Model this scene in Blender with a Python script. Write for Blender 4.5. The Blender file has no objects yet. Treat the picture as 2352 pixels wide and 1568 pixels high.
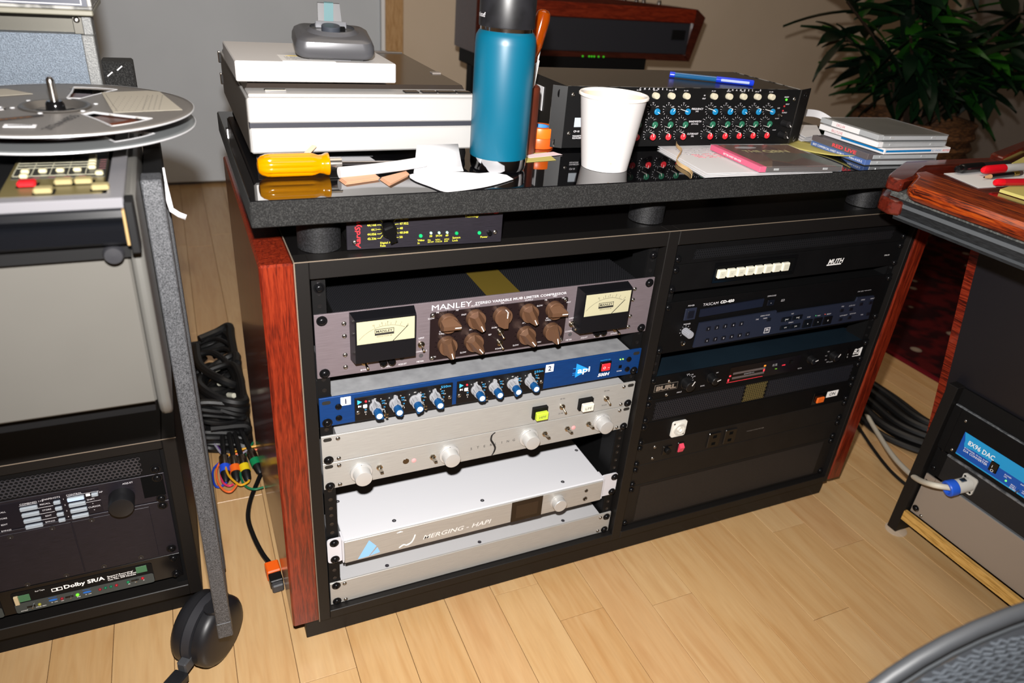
import bpy, math, random
from mathutils import Matrix, Vector
random.seed(7)
# ---------------------------------------------------------------- camera, light, exposure (mm in, metres out)
SC = bpy.context.scene; COL = SC.collection; S = 0.001
F_PX = 1642.4
CAM = Vector((-117.72, -774.12, 933.0))
RX = Vector((0.91252686, -0.40158941, 0.07759296)); FW = Vector((0.3880455, 0.79005327, -0.4745909))
RX.normalize(); FW = (FW - RX*FW.dot(RX)).normalized(); UP = RX.cross(FW).normalized()
cd = bpy.data.cameras.new('camera'); cam = bpy.data.objects.new('camera', cd); COL.objects.link(cam); SC.camera = cam
Mc = Matrix((RX, UP, -FW)).transposed().to_4x4(); Mc.translation = CAM*S; cam.matrix_world = Mc
cd.sensor_width = 36; cd.lens = 36*F_PX/2352; cd.clip_start = .02; cd.clip_end = 50
cd.dof.use_dof = True; cd.dof.focus_distance = 1.0; cd.dof.aperture_fstop = 5.4
vs = SC.view_settings; vs.view_transform = 'Standard'; vs.look = 'None'; vs.gamma = 1; vs.use_curve_mapping = False; vs.exposure = 0.0
w = bpy.data.worlds.new('world'); SC.world = w; w.use_nodes = True
w.node_tree.nodes['Background'].inputs[0].default_value = (.9, .95, 1, 1); w.node_tree.nodes['Background'].inputs[1].default_value = .02
fl = bpy.data.lights.new('camera_flash', 'SPOT'); fl.energy = 112; fl.spot_size = math.radians(125); fl.spot_blend = .8; fl.shadow_soft_size = .012
fl.color = (1, .97, .94)
fo = bpy.data.objects.new('camera_flash', fl); COL.objects.link(fo)
FLASH = CAM + UP*92 - RX*17 + FW*8
Mf = Matrix((RX, UP, -(FW*1 - RX*.06 + UP*.04).normalized())).transposed().to_4x4(); Mf.translation = FLASH*S; fo.matrix_world = Mf
al = bpy.data.lights.new('ceiling_fill', 'AREA'); al.energy = 18; al.size = 1.6; al.color = (1, .86, .7)  # added warm overhead fill for the ambient level, no known fixture
ao = bpy.data.objects.new('ceiling_fill', al); COL.objects.link(ao); ao.location = (.7, .3, 2.65)
def ray(x, y): return RX*((x-1176)/F_PX) - UP*((y-784)/F_PX) + FW
def fz(x, y, h): d = ray(x, y); return CAM + d*((h-CAM.z)/d.z)
# ---------------------------------------------------------------- mesh helpers
def T(x=0, y=0, z=0): return Matrix.Translation((x, y, z))
def R(a, ax): return Matrix.Rotation(math.radians(a), 4, ax)
def SCL(x, y, z): return Matrix.Diagonal((x, y, z, 1))
def FR(x, z, d=0): return T(x, -d, z) @ R(90, 'X')       # prim drawn in x,y / extruded +z  ->  panel x,z / towards viewer (-y)
def p_box(x0, x1, y0, y1, z0, z1):
    v = [(x, y, z) for z in (z0, z1) for y in (y0, y1) for x in (x0, x1)]
    return v, [(0,2,3,1),(4,5,7,6),(0,1,5,4),(2,6,7,3),(0,4,6,2),(1,3,7,5)]
def p_cbox(x0, x1, y0, y1, z0, z1, c):
    c = min(c, (x1-x0)*.49, (y1-y0)*.49, (z1-z0)*.49)
    v = []; idx = {}
    for i in (0,1):
        for j in (0,1):
            for k in (0,1):
                X, Y, Z = (x0,x1)[i], (y0,y1)[j], (z0,z1)[k]; sx, sy, sz = 1-2*i, 1-2*j, 1-2*k
                for a, p in enumerate(((X, Y+sy*c, Z+sz*c), (X+sx*c, Y, Z+sz*c), (X+sx*c, Y+sy*c, Z))):
                    idx[(i,j,k,a)] = len(v); v.append(p)
    f = []; g = lambda i,j,k,a: idx[(i,j,k,a)]
    for i in (0,1):
        q = [g(i,0,0,0), g(i,1,0,0), g(i,1,1,0), g(i,0,1,0)]; f.append(q if i else q[::-1])
        q = [g(0,i,0,1), g(0,i,1,1), g(1,i,1,1), g(1,i,0,1)]; f.append(q if i else q[::-1])
        q = [g(0,0,i,2), g(1,0,i,2), g(1,1,i,2), g(0,1,i,2)]; f.append(q if i else q[::-1])
    for i in (0,1):
        for j in (0,1):
            q = [g(i,j,0,0), g(i,j,1,0), g(i,j,1,1), g(i,j,0,1)]; f.append(q if i == j else q[::-1])
            q = [g(i,0,j,0), g(i,0,j,2), g(i,1,j,2), g(i,1,j,0)]; f.append(q if i != j else q[::-1])
            q = [g(0,i,j,1), g(0,i,j,2), g(1,i,j,2), g(1,i,j,1)]; f.append(q if i == j else q[::-1])
            for k in (0,1):
                q = [g(i,j,k,0), g(i,j,k,1), g(i,j,k,2)]; f.append(q if (i+j+k) % 2 else q[::-1])
    return v, f
def p_lathe(prof, seg=24, cap0=True, cap1=True, a0=0):
    v = []; f = []
    n = len(prof)
    for r, z in prof:
        for s in range(seg):
            a = a0 + 2*math.pi*s/seg; v.append((r*math.cos(a), r*math.sin(a), z))
    for i in range(n-1):
        for s in range(seg):
            t = (s+1) % seg; f.append((i*seg+s, i*seg+t, (i+1)*seg+t, (i+1)*seg+s))
    if cap0: f.append(tuple(range(seg))[::-1])
    if cap1: f.append(tuple((n-1)*seg+s for s in range(seg)))
    return v, f
def p_cyl(r, h, seg=20, r1=None, z0=0, ch=0):
    r1 = r if r1 is None else r1
    if ch: return p_lathe([(r, z0), (r1, z0+h-ch), (r1-ch, z0+h)], seg)
    return p_lathe([(r, z0), (r1, z0+h)], seg)
def p_prism(poly, h, z0=0):
    n = len(poly); A = sum(poly[i][0]*poly[(i+1) % n][1]-poly[(i+1) % n][0]*poly[i][1] for i in range(n))
    if A < 0: poly = poly[::-1]
    v = [(x, y, z0) for x, y in poly] + [(x, y, z0+h) for x, y in poly]
    return v, [tuple(range(n))[::-1], tuple(range(n, 2*n))] + [(i, (i+1) % n, n+(i+1) % n, n+i) for i in range(n)]
def p_tube(pts, r, seg=8, closed=False, rz=None):
    pts = [Vector(p) for p in pts]; n = len(pts); v = []; f = []; nrm = None
    for i, p in enumerate(pts):
        a = pts[(i-1) % n] if (closed or i > 0) else p; b = pts[(i+1) % n] if (closed or i < n-1) else p
        t = (b-a).normalized() if (b-a).length > 1e-9 else Vector((0, 0, 1))
        if nrm is None: nrm = t.orthogonal().normalized()
        else:
            nrm = nrm - t*nrm.dot(t)
            nrm = nrm.normalized() if nrm.length > 1e-6 else t.orthogonal().normalized()
        bn = t.cross(nrm); rr = r[i] if isinstance(r, (list, tuple)) else r
        for s in range(seg):
            an = 2*math.pi*s/seg; q = nrm*math.cos(an)*rr + bn*math.sin(an)*rr
            if rz: q.z *= rz
            v.append(tuple(p+q))
    m = n if closed else n-1
    for i in range(m):
        for s in range(seg):
            t = (s+1) % seg; j = (i+1) % n; f.append((i*seg+s, i*seg+t, j*seg+t, j*seg+s))
    if not closed: f.append(tuple(range(seg))[::-1]); f.append(tuple((n-1)*seg+s for s in range(seg)))
    return v, f
def p_sphere(r, seg=12, rings=8):
    return p_lathe([(max(1e-4, r*math.sin(math.pi*i/rings)), -r*math.cos(math.pi*i/rings)) for i in range(rings+1)], seg)
def p_frame(x0, x1, y0, y1, a0, a1, b0, b1, h, z0=0):   # rectangular ring: outer x0..x1,y0..y1 inner a,b
    o = [(x0,y0),(x1,y0),(x1,y1),(x0,y1)]; i = [(a0,b0),(a1,b0),(a1,b1),(a0,b1)]; v = []; f = []
    for z in (z0, z0+h): v += [(x,y,z) for x,y in o] + [(x,y,z) for x,y in i]
    for k in range(4):
        l = (k+1) % 4
        f += [(k, 4+k, 4+l, l), (8+k, 8+l, 12+l, 12+k), (k, l, 8+l, 8+k), (4+k, 12+k, 12+l, 4+l)]
    return v, f
def rrect(x0, x1, y0, y1, r, n=5):
    o = []
    for cx, cy, a in ((x1-r, y0+r, -90), (x1-r, y1-r, 0), (x0+r, y1-r, 90), (x0+r, y0+r, 180)):
        for i in range(n+1):
            t = math.radians(a+90*i/n); o.append((cx+r*math.cos(t), cy+r*math.sin(t)))
    return o
def smooth_path(pts, n=6, closed=False):
    pts = [Vector(p) for p in pts]; N = len(pts); out = []
    for i in range(N if closed else N-1):
        p0, p1, p2, p3 = (pts[(i+k-1) % N] if closed else pts[min(max(i+k-1, 0), N-1)] for k in range(4))
        for j in range(n):
            t = j/n; out.append(.5*((2*p1)+(p2-p0)*t+(2*p0-5*p1+4*p2-p3)*t*t+(3*p1-p0-3*p2+p3)*t**3))
    if not closed: out.append(pts[-1])
    return out
def p_perf(x0, x1, y0, y1, pitch, hole, th):    # plate with hexagonal holes, real geometry
    v = []; f = []; ro = pitch/math.sqrt(3); dy = pitch*math.sqrt(3)/2; row = 0; y = y0+ro
    while y < y1-ro*.5:
        x = x0+pitch/2+(pitch/2 if row % 2 else 0)
        while x < x1-pitch*.4:
            b = len(v)
            for rr, zz in ((ro, 0), (hole, 0), (hole, -th)):
                for k in range(6):
                    a = math.radians(30+60*k); v.append((x+rr*math.cos(a), y+rr*math.sin(a), zz))
            for k in range(6):
                l = (k+1) % 6; f += [(b+k, b+l, b+6+l, b+6+k), (b+6+k, b+6+l, b+12+l, b+12+k)]
            x += pitch
        y += dy; row += 1
    return v, f
_txt = {}
def text_mesh(s, off=0):
    k = (s, off)
    if k not in _txt:
        c = bpy.data.curves.new('t', 'FONT'); c.body = s; c.size = 1; c.resolution_u = 2; c.offset = off
        o = bpy.data.objects.new('t', c); m = bpy.data.meshes.new_from_object(o)
        v = [tuple(q.co) for q in m.vertices]; f = [tuple(p.vertices) for p in m.polygons]
        bpy.data.objects.remove(o); bpy.data.curves.remove(c); bpy.data.meshes.remove(m)
        xs = [q[0] for q in v] or [0, 1]; _txt[k] = (v, f, min(xs), max(xs))
    return _txt[k]
class MB:
    def __init__(s): s.v = []; s.f = []
    def add(s, prim, M=None):
        b = len(s.v); v, f = prim
        if M is None: s.v += [tuple(q) for q in v]
        else:
            s.v += [tuple(M @ Vector(q)) for q in v]
        flip = M is not None and M.to_3x3().determinant() < 0
        s.f += [tuple(b+i for i in (q[::-1] if flip else q)) for q in f]
        return s
    def text(s, t, x, y, h, M, al='c', w=None, rot=0, skew=0, off=0):   # cap height h; x,y in panel plane
        v, f, a, b = text_mesh(t, off); k = h/.70; wx = k if w is None else w/(b-a)
        o = {'l': -a, 'c': -(a+b)/2, 'r': -b}[al]
        A = T(x, y, 0) @ R(rot, 'Z')
        s.add(([((q[0]+o)*wx+skew*q[1]*k, q[1]*k-h/2, 0) for q in v], f), M @ A)
        return s
    def mesh(s, name, m, smooth=True, ang=32):
        me = bpy.data.meshes.new(name); me.from_pydata([(x*S, y*S, z*S) for x, y, z in s.v], [], s.f)
        if m: me.materials.append(m)
        if smooth:
            me.polygons.foreach_set('use_smooth', [True]*len(me.polygons)); me.set_sharp_from_angle(angle=math.radians(ang))
        me.update(); return me
    def build(s, name, m, parent=None, **k): return link(name, s.mesh(name, m, k.pop('smooth', True)), parent, **k)
def link(name, me, parent=None, loc=None, M=None, label=None, cat=None, group=None, kind=None):
    o = bpy.data.objects.new(name, me); COL.objects.link(o)
    if parent: o.parent = parent
    if M is not None:
        M = M.copy(); M.translation = M.translation*S; o.matrix_local = M
    elif loc is not None: o.location = Vector(loc)*S
    for k, x in (('label', label), ('category', cat), ('group', group), ('kind', kind)):
        if x: o[k] = x
    return o
def thing(name, label, cat, loc=(0,0,0), rz=0, group=None, M=None):
    return link(name, None, None, M=(M if M is not None else T(*loc) @ R(rz, 'Z')), label=label, cat=cat, group=group)
def one(prim, name, m, parent=None, **k): return MB().add(prim).build(name, m, parent, **k)
def struct(name, mb, m): return mb.build(name, m, None, kind='structure')
# ---------------------------------------------------------------- materials
def lin(h):
    h = h.lstrip('#'); o = []
    for i in (0, 2, 4):
        c = int(h[i:i+2], 16)/255; o.append(c/12.92 if c <= .04045 else ((c+.055)/1.055)**2.4)
    return (*o, 1)
_m = {}
def mat(name, col='#808080', rough=.5, metal=0., spec=.5, emit=None, es=1., trans=0., ior=1.45, alpha=1., coat=0.):
    if name in _m: return _m[name]
    m = bpy.data.materials.new(name); m.use_nodes = True; b = m.node_tree.nodes['Principled BSDF']
    c = lin(col) if isinstance(col, str) else (*col, 1)
    b.inputs['Base Color'].default_value = c; b.inputs['Roughness'].default_value = rough; b.inputs['Metallic'].default_value = metal
    b.inputs['Specular IOR Level'].default_value = spec; b.inputs['Transmission Weight'].default_value = trans; b.inputs['IOR'].default_value = ior
    b.inputs['Alpha'].default_value = alpha; b.inputs['Coat Weight'].default_value = coat
    if emit: b.inputs['Emission Color'].default_value = lin(emit); b.inputs['Emission Strength'].default_value = es
    _m[name] = m; return m
def nd(m, t, **k):
    n = m.node_tree.nodes.new('ShaderNode'+t)
    for a, b in k.items():
        if a in n.inputs: n.inputs[a].default_value = b
        else: setattr(n, a, b)
    return n
def lk(m, a, b): m.node_tree.links.new(a, b)
def BS(m): return m.node_tree.nodes['Principled BSDF']
def coords(m, scale=(1,1,1), kind='Object'):
    tc = nd(m, 'TexCoord'); mp = nd(m, 'Mapping'); mp.inputs['Scale'].default_value = scale; lk(m, tc.outputs[kind], mp.inputs[0]); return mp.outputs[0]
def ramp(m, fac, stops):
    r = nd(m, 'ValToRGB'); e = r.color_ramp.elements
    while len(e) < len(stops): e.new(.5)
    for q, (p, c) in zip(e, stops): q.position = p; q.color = lin(c)
    lk(m, fac, r.inputs[0]); return r.outputs[0]
def mottle(name, stops, scale, rough=.5, stretch=(1,1,1), bump=0., detail=4., metal=0., spec=.5, bs=None, coat=0., kind='Object', dist=0.):
    if name in _m: return _m[name]
    m = mat(name, '#808080', rough, metal, spec, coat=coat); n = nd(m, 'TexNoise'); n.inputs['Scale'].default_value = scale; n.inputs['Detail'].default_value = detail
    n.inputs['Distortion'].default_value = dist
    lk(m, coords(m, stretch, kind), n.inputs['Vector']); lk(m, ramp(m, n.outputs['Fac'], stops), BS(m).inputs['Base Color'])
    if bump:
        bp = nd(m, 'Bump'); bp.inputs['Strength'].default_value = bump; bp.inputs['Distance'].default_value = .001
        if bs:
            n2 = nd(m, 'TexNoise'); n2.inputs['Scale'].default_value = bs; n2.inputs['Detail'].default_value = 2; lk(m, coords(m, stretch, kind), n2.inputs['Vector']); lk(m, n2.outputs['Fac'], bp.inputs['Height'])
        else: lk(m, n.outputs['Fac'], bp.inputs['Height'])
        lk(m, bp.outputs[0], BS(m).inputs['Normal'])
    return m
BLACK = mat('black_laminate', '#110f0e', .5, spec=.35); BLACKG = mat('black_gloss', '#0a0a0b', .12); BLACKM = mat('black_matte', '#080809', .6, spec=.25); DARK = mat('dark_void', '#050505', .9, spec=.1)
PANEL = mottle('black_anodised_panel', [(.3, '#17151a'), (.7, '#26222a')], 60, .45, (1, 1, 40), .03, metal=.3)
PANELR = mottle('black_painted_panel', [(.3, '#060607'), (.7, '#09090a')], 30, .6, spec=.2); PANELB = mottle('brown_black_panel', [(.3, '#14110f'), (.7, '#181513')], 30, .55, spec=.3)
STEEL = mat('bright_steel', '#b9b6b2', .22, 1); CHROME = mat('chrome', '#d8d8da', .08, 1); SCREWB = mat('black_oxide_screw', '#19191b', .25, .6); SCREWS = mat('silver_screw', '#9b9792', .3, 1)
WHITE = mat('white_print', '#f2f0ee', .6); PRINT = mat('grey_white_print', '#cfccd0', .6); INK = mat('black_ink', '#141416', .6); YEL = mat('yellow_print', '#d8d23a', .6); REDP = mat('red_print', '#e0242c', .6); BLUEP = mat('light_blue_print', '#35a7e6', .6)
RING = mat('rack_hole_rim', '#4a494b', .3, .9)
PAPER = mat('white_paper', '#c9c8ca', .8, spec=.2); CREAM = mat('cream_paper', '#e7e0c6', .8, spec=.2); NOTE = mat('yellow_note_paper', '#b3a962', .85, spec=.2)
def wood(name, a, b, c, stretch, sc=9, rough=.28, coat=.3):
    if name in _m: return _m[name]
    m = mat(name, '#808080', rough, coat=coat); co = coords(m, stretch)
    n = nd(m, 'TexNoise'); n.inputs['Scale'].default_value = sc; n.inputs['Detail'].default_value = 6; n.inputs['Distortion'].default_value = 1.2; lk(m, co, n.inputs['Vector'])
    n2 = nd(m, 'TexNoise'); n2.inputs['Scale'].default_value = sc*5; n2.inputs['Detail'].default_value = 3; lk(m, co, n2.inputs['Vector'])
    ad = nd(m, 'Math', operation='MULTIPLY_ADD'); lk(m, n2.outputs['Fac'], ad.inputs[0]); ad.inputs[1].default_value = .55; lk(m, n.outputs['Fac'], ad.inputs[2])
    sb = nd(m, 'Math', operation='SUBTRACT'); lk(m, ad.outputs[0], sb.inputs[0]); sb.inputs[1].default_value = .27
    lk(m, ramp(m, sb.outputs[0], [(.36, a), (.5, b), (.66, c)]), BS(m).inputs['Base Color'])
    BS(m).inputs['Coat Roughness'].default_value = .08
    return m
MAHOG = wood('mahogany_vertical_grain', '#47130a', '#641c0d', '#782713', (26, 26, 1.6))
MAHOGY = wood('mahogany_long_grain', '#3a0f07', '#7a2710', '#96391a', (26, 1.6, 26))
MAHOGX = wood('mahogany_cross_grain', '#3a110a', '#4b160c', '#551a0f', (1.6, 14, 14))
ALU = mottle('brushed_aluminium', [(.3, '#8d8881'), (.7, '#a39e97')], 40, .42, (1, 40, 40), .02, metal=.55)
def grain_plain(name, a, b, metal=.5, rough=.45): return mottle(name, [(.3, a), (.7, b)], 40, rough, (1, 40, 40), .02, metal=metal)
# ---------------------------------------------------------------- the room
FW_ = mat('maple_floor', '#c79a63', .33, coat=.25)
def _floor(m):
    at = nd(m, 'Attribute', attribute_name='rnd')
    n = nd(m, 'TexNoise'); n.inputs['Scale'].default_value = 6; n.inputs['Detail'].default_value = 6; n.inputs['Distortion'].default_value = .9
    tc = nd(m, 'TexCoord'); mp = nd(m, 'Mapping'); mp.inputs['Scale'].default_value = (9, .8, 1)
    cb = nd(m, 'CombineXYZ'); ml = nd(m, 'Math', operation='MULTIPLY'); ml.inputs[1].default_value = 37; lk(m, at.outputs['Fac'], ml.inputs[0]); lk(m, ml.outputs[0], cb.inputs[1]); lk(m, ml.outputs[0], cb.inputs[2])
    lk(m, cb.outputs[0], mp.inputs['Location']); lk(m, tc.outputs['Object'], mp.inputs[0]); lk(m, mp.outputs[0], n.inputs['Vector'])
    g = nd(m, 'TexNoise'); g.inputs['Scale'].default_value = 30; g.inputs['Detail'].default_value = 4; lk(m, mp.outputs[0], g.inputs['Vector'])
    base = ramp(m, at.outputs['Fac'], [(0, '#b28958'), (.35, '#bc9765'), (.7, '#c2a072'), (1, '#b78e62')])
    gr = ramp(m, n.outputs['Fac'], [(.3, '#ae8152'), (.5, '#be986a'), (.7, '#c6a478')])
    mx = nd(m, 'MixRGB', blend_type='MIX'); mx.inputs[0].default_value = .5; lk(m, base, mx.inputs[1]); lk(m, gr, mx.inputs[2])
    m2 = nd(m, 'MixRGB', blend_type='MULTIPLY'); m2.inputs[0].default_value = .16; lk(m, mx.outputs[0], m2.inputs[1]); lk(m, g.outputs['Fac'], m2.inputs[2])
    lk(m, m2.outputs[0], BS(m).inputs['Base Color']); BS(m).inputs['Coat Roughness'].default_value = .2
_floor(FW_)
def set_rnd(me, vals):
    a = me.attributes.new('rnd', 'FLOAT', 'FACE'); a.data.foreach_set('value', vals)
fl_ = one(p_box(-2600, 4300, -2300, 2420, -40, -3), 'floor', mat('floor_joint', '#5a3f22', .8), kind='structure')
PW = 80.4; rows = []
rr = random.Random(3)
far = MB(); farv = []; cnt = 0
for k in range(-32, 52):
    x0 = 100+PW*k; y = -2300-rr.random()*500
    fixed = {0: -370, 3: -105, 2: -22, 10: -136, 4: -300, 8: -250}.get(k)
    while y < 2400:
        L = rr.choice((380, 520, 640, 800, 950)); y1 = y+L
        if fixed is not None and y < fixed < y1+200: y1 = fixed; fixed = None
        a, b = max(y, -2300), min(y1, 2420)
        if b-a > 5:
            pr = p_cbox(x0+.35, x0+PW-.35, a+.35, b-.35, -3, 0, .5)
            if -480 < x0 < 1240 and b > -520 and a < 420:
                me = MB().add(pr).mesh('floor_plank', FW_, False); set_rnd(me, [rr.random()]*len(me.polygons)); link('floor_plank', me, fl_)
            else:
                r0 = rr.random(); far.add(pr); farv += [r0]*len(pr[1])
        y = y1
me = far.mesh('far_floor_planks', FW_, False); set_rnd(me, farv); link('far_floor_planks', me, fl_, kind='stuff')
WALLM = mottle('beige_painted_wall', [(.35, '#d6c3ab'), (.65, '#dbc8b1')], 3, .75)
GREYD = mottle('grey_painted_door', [(.35, '#ccd3da'), (.65, '#d1d8df')], 4, .5)
struct('wall_back', MB().add(p_box(700, 4175, 2370, 2420, 0, 2750)).add(p_box(-2600, -640, 2370, 2420, 0, 2750)).add(p_box(-640, 700, 2370, 2420, 2150, 2750)), WALLM)
struct('wall_right', MB().add(p_box(4175, 4225, -2300, 2420, 0, 2750)), mottle('shaded_wall_paint', [(.35, '#857c74'), (.65, '#8b827a')], 3, .75))  # shade of the wall past the corner is put into its colour
struct('wall_left', MB().add(p_box(-2650, -2600, -2300, 2420, 0, 2750)), WALLM)
struct('wall_front', MB().add(p_box(-2600, 4175, -2350, -2300, 0, 2750)), WALLM)
struct('ceiling', MB().add(p_box(-2650, 4225, -2350, 2420, 2750, 2800)), mat('ceiling_paint', '#b9b4ab', .9))
d1 = struct('door_1', MB().add(p_cbox(-630, 700, 2372, 2412, 12, 2140, 3)), GREYD)
one(p_box(700, 716, 2364, 2412, 0, 2150), 'door_stop', mat('pale_grey_stop', '#f0f3f5', .5), d1)
struct('trim_1', MB().add(p_cbox(716, 790, 2350, 2372, 0, 2230, 3)), wood('oak_casing', '#a87e4c', '#c49a68', '#cda676', (26, 26, 1.6), rough=.5, coat=0))
struct('baseboard_back', MB().add(p_cbox(790, 4175, 2356, 2370, 0, 90, 3)), mat('brown_baseboard', '#6a5543', .5))
struct('trim_2', MB().add(p_cbox(4160, 4174, 2356, 2369, 0, 2750, 2)), mat('corner_bead', '#8a7d6d', .6))
# rug beyond the desk
RUG = mat('oriental_rug', '#3d0b0c', .95, spec=.1)
def _rug(m):
    co = coords(m, (1,1,1)); v = nd(m, 'TexVoronoi'); v.inputs['Scale'].default_value = 9; lk(m, co, v.inputs['Vector'])
    n = nd(m, 'TexNoise'); n.inputs['Scale'].default_value = 14; lk(m, co, n.inputs['Vector'])
    a = ramp(m, v.outputs['Distance'], [(.0, '#8b7a68'), (.13, '#7a6a5c'), (.16, '#2c0a0c'), (1, '#16080a')]); b = ramp(m, n.outputs['Fac'], [(.42, '#14070a'), (.6, '#4d0f10')])
    x = nd(m, 'MixRGB', blend_type='LIGHTEN'); x.inputs[0].default_value = .8; lk(m, a, x.inputs[1]); lk(m, b, x.inputs[2]); lk(m, x.outputs[0], BS(m).inputs['Base Color'])
_rug(RUG)
rug = thing('oriental_rug', 'dark red oriental rug on the wooden floor behind the tall wooden strips', 'rug', (1695, -250, 0))
one(p_cbox(0, 1500, 0, 2000, 0.2, 7, 1), 'rug_field', RUG, rug)
one(p_cbox(-14, 0, 0, 2000, 0.2, 7.5, 1), 'border', mat('rug_border_red', '#5a0f16', .95, spec=.1), rug)
# ---------------------------------------------------------------- the equipment cabinet
cab = thing('equipment_cabinet', 'long low black equipment cabinet with glossy reddish wooden end panels', 'cabinet')
for a, b in ((-57.5, -19.5), (998.7, 1031.5)): one(p_cbox(a, b, -12, 455, 43, 614, 2.5), 'side_panel', MAHOG, cab, label='reddish wooden end panel')
for a, b in ((-19.5, -3.5), (485.5, 504), (989.5, 998.7)): one(p_cbox(a, b, -10, 14, 39, 614, .8), 'stile', BLACK, cab)
for a, b in ((-3.5, 485.5), (504, 989.5)):
    one(p_cbox(a, b, -10, 14, 592, 614, .8), 'top_rail', BLACK, cab); one(p_cbox(a, b, -10, 14, 39, 54.5, .8), 'bottom_rail', BLACK, cab)
one(p_box(-19, 998.5, 14, 450, 600, 613.6), 'top_panel', mat('black_top_laminate', '#0d0c0c', .25), cab)
one(p_box(-19, 998.5, 14, 450, 39, 50), 'bottom_panel', BLACKM, cab); one(p_box(-19, 998.5, 440, 450, 50, 600), 'dark_backing', DARK, cab)  # backing added to keep the unseen cabinet inside dark
for a, b in ((-19, -5), (488, 502), (991, 998)): one(p_box(a, b, 14, 440, 50, 600), 'divider', BLACKM, cab)
one(p_cbox(-39, 1003, -1, 430, 0, 39, 1), 'plinth', BLACK, cab)
eb = MB().add(p_box(-20.3, -18.9, -10.6, -9.6, 39, 614.2)).add(p_box(-20.3, -18.9, -10, 450, 613.6, 614.4)).add(p_box(-19, 998, -10.5, -9.9, 613.4, 614.5))
eb.build('edge_banding', mat('worn_edge', '#6b5f52', .6), cab)
for xa in (0, 466, 508, 973.5):
    z0 = 56
    rl = MB().add(p_box(xa, xa+15.5, 3.2, 5.2, 55, 592)); e = xa+15 if xa in (0, 508) else xa
    rl.add(p_box(e-.5 if xa in (0,508) else e-.5, e+1.2, 5, 40, 55, 592)); rl.build('rack_rail', BLACKM, cab)
    hb = MB(); xc = xa+8
    z = 62.0; i = 0
    while z < 590:
        hb.add(p_lathe([(2.9, 0), (2.9, .6), (2.0, .6), (2.0, .1), (.01, .1)], 10, True, True), FR(xc, z, -3.2)); z += (15.9, 15.9, 12.7)[i % 3]; i += 1
    hb.build('threaded_holes', RING, cab, kind='stuff')
SCREW_P = [(6.6, 0), (6.6, .9), (4.9, .9), (4.7, 2.2), (3.6, 3.6), (2.2, 4.1), (1.9, 4.1), (1.6, 2.6), (.01, 2.4)]
ME_SCREW = MB().add(p_lathe(SCREW_P, 18)).mesh('rack_screw', SCREWB, ang=40)
ME_SMALL = MB().add(p_lathe([(3.1, 0), (2.9, .9), (1.9, 1.7), (1.2, 1.8), (1.1, 1.0), (.01, .9)], 14)).mesh('small_screw', SCREWS, ang=40)
ME_SLOT = MB().add(p_prism([(x*1.0, y) for x, y in rrect(-5.5, 5.5, -2.6, 2.6, 2.55)], .4)).mesh('mounting_slot', mat('slot_dark', '#2a2927', .5, .3))
def screw(par, x, z, d=0, me=None): return link((me or ME_SCREW).name, me or ME_SCREW, par, M=FR(x, z, d))
for x, z in ((8.5, 575), (474.5, 575)): screw(cab, x, z, -3)
class Unit:
    def __init__(s, name, label, X0, zb, W, H, m, cat='audio device', depth=200, chx=(20, 20), chm=None, top=.6, Y0=0, th=3, group=None):
        s.t = thing(name, label, cat, (X0, Y0, zb), group=group); s.W = W; s.H = H; s.L = {}
        one(p_cbox(0, W, 0, th, 0.15, H-.15, .5), 'front_panel', m, s.t)
        if depth: one(p_box(chx[0], W-chx[1], th, depth, top, H-top), 'chassis', chm or BLACKM, s.t)
    def txt(s, t, x, z, h, al='c', m=None, w=None, rot=0, skew=0, off=0, d=.15):
        s.L.setdefault(m or PRINT, MB()).text(t, x, z, h, FR(0, 0, d), al, w, rot, skew, off)
    def pr(s, prim, M, m=None): s.L.setdefault(m or PRINT, MB()).add(prim, M)
    def line(s, x0, z0, x1, z1, w=.5, m=None, d=.05):
        l = math.hypot(x1-x0, z1-z0); a = math.degrees(math.atan2(z1-z0, x1-x0)); s.pr(p_box(0, l, -w/2, w/2, 0, .1), FR(x0, z0, d) @ R(a, 'Z'), m)
    def ticks(s, x, z, r0, r1, angs, w=.5, m=None):
        for a in angs:
            q = math.radians(a); s.line(x+r0*math.sin(q), z+r0*math.cos(q), x+r1*math.sin(q), z+r1*math.cos(q), w, m)
    def box(s, name, x0, x1, z0, z1, d0, d1, m, ch=.4, par=None, **k): return one(p_cbox(x0, x1, -d1, -d0, z0, z1, ch), name, m, par or s.t, **k)
    def put(s, name, me, x, z, d=0, par=None, rot=0, **k): return link(name, me, par or s.t, M=FR(x, z, d) @ R(-rot, 'Z'), **k)
    def led(s, x, z, r, col, em=0, h=1.2):
        return one(p_lathe([(r, 0), (r, h*.5), (r*.75, h*.9), (.01, h)], 12), 'indicator_light', mat('lamp_'+col+str(em), col, .3, emit=col if em else None, es=em), s.t, M=FR(x, z))
    def done(s):
        for m, b in s.L.items(): b.build('lettering' if m in (PRINT, INK, YEL, WHITE, REDP, BLUEP) else 'marking', m, s.t, smooth=False)
        return s.t
BRASS = mat('toggle_nickel', '#b7afa2', .2, 1)
def toggle_me(name, tilt, L=11, nut=4.6, flat=False):
    b = MB().add(p_lathe([(nut, 0), (nut, 2), (3.1, 2.2), (3.1, 4.2), (2.6, 4.4)], 6 if flat else 12))
    if flat: b.add(p_cbox(-2.2, 2.2, -1.1, 1.1, 0, L+3, .3), T(0, 0, 3) @ R(tilt, 'X'))
    else: b.add(p_lathe([(1.2, 0), (1.7, L*.8), (1.9, L*.93), (1.2, L), (.01, L+.2)], 10), T(0, 0, 3.4) @ R(tilt, 'X'))
    return b.mesh(name, BRASS)
ME_TOG = toggle_me('toggle_switch', 14); ME_TOGF = toggle_me('toggle_lever', -12, 10, 4.6, True)
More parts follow.
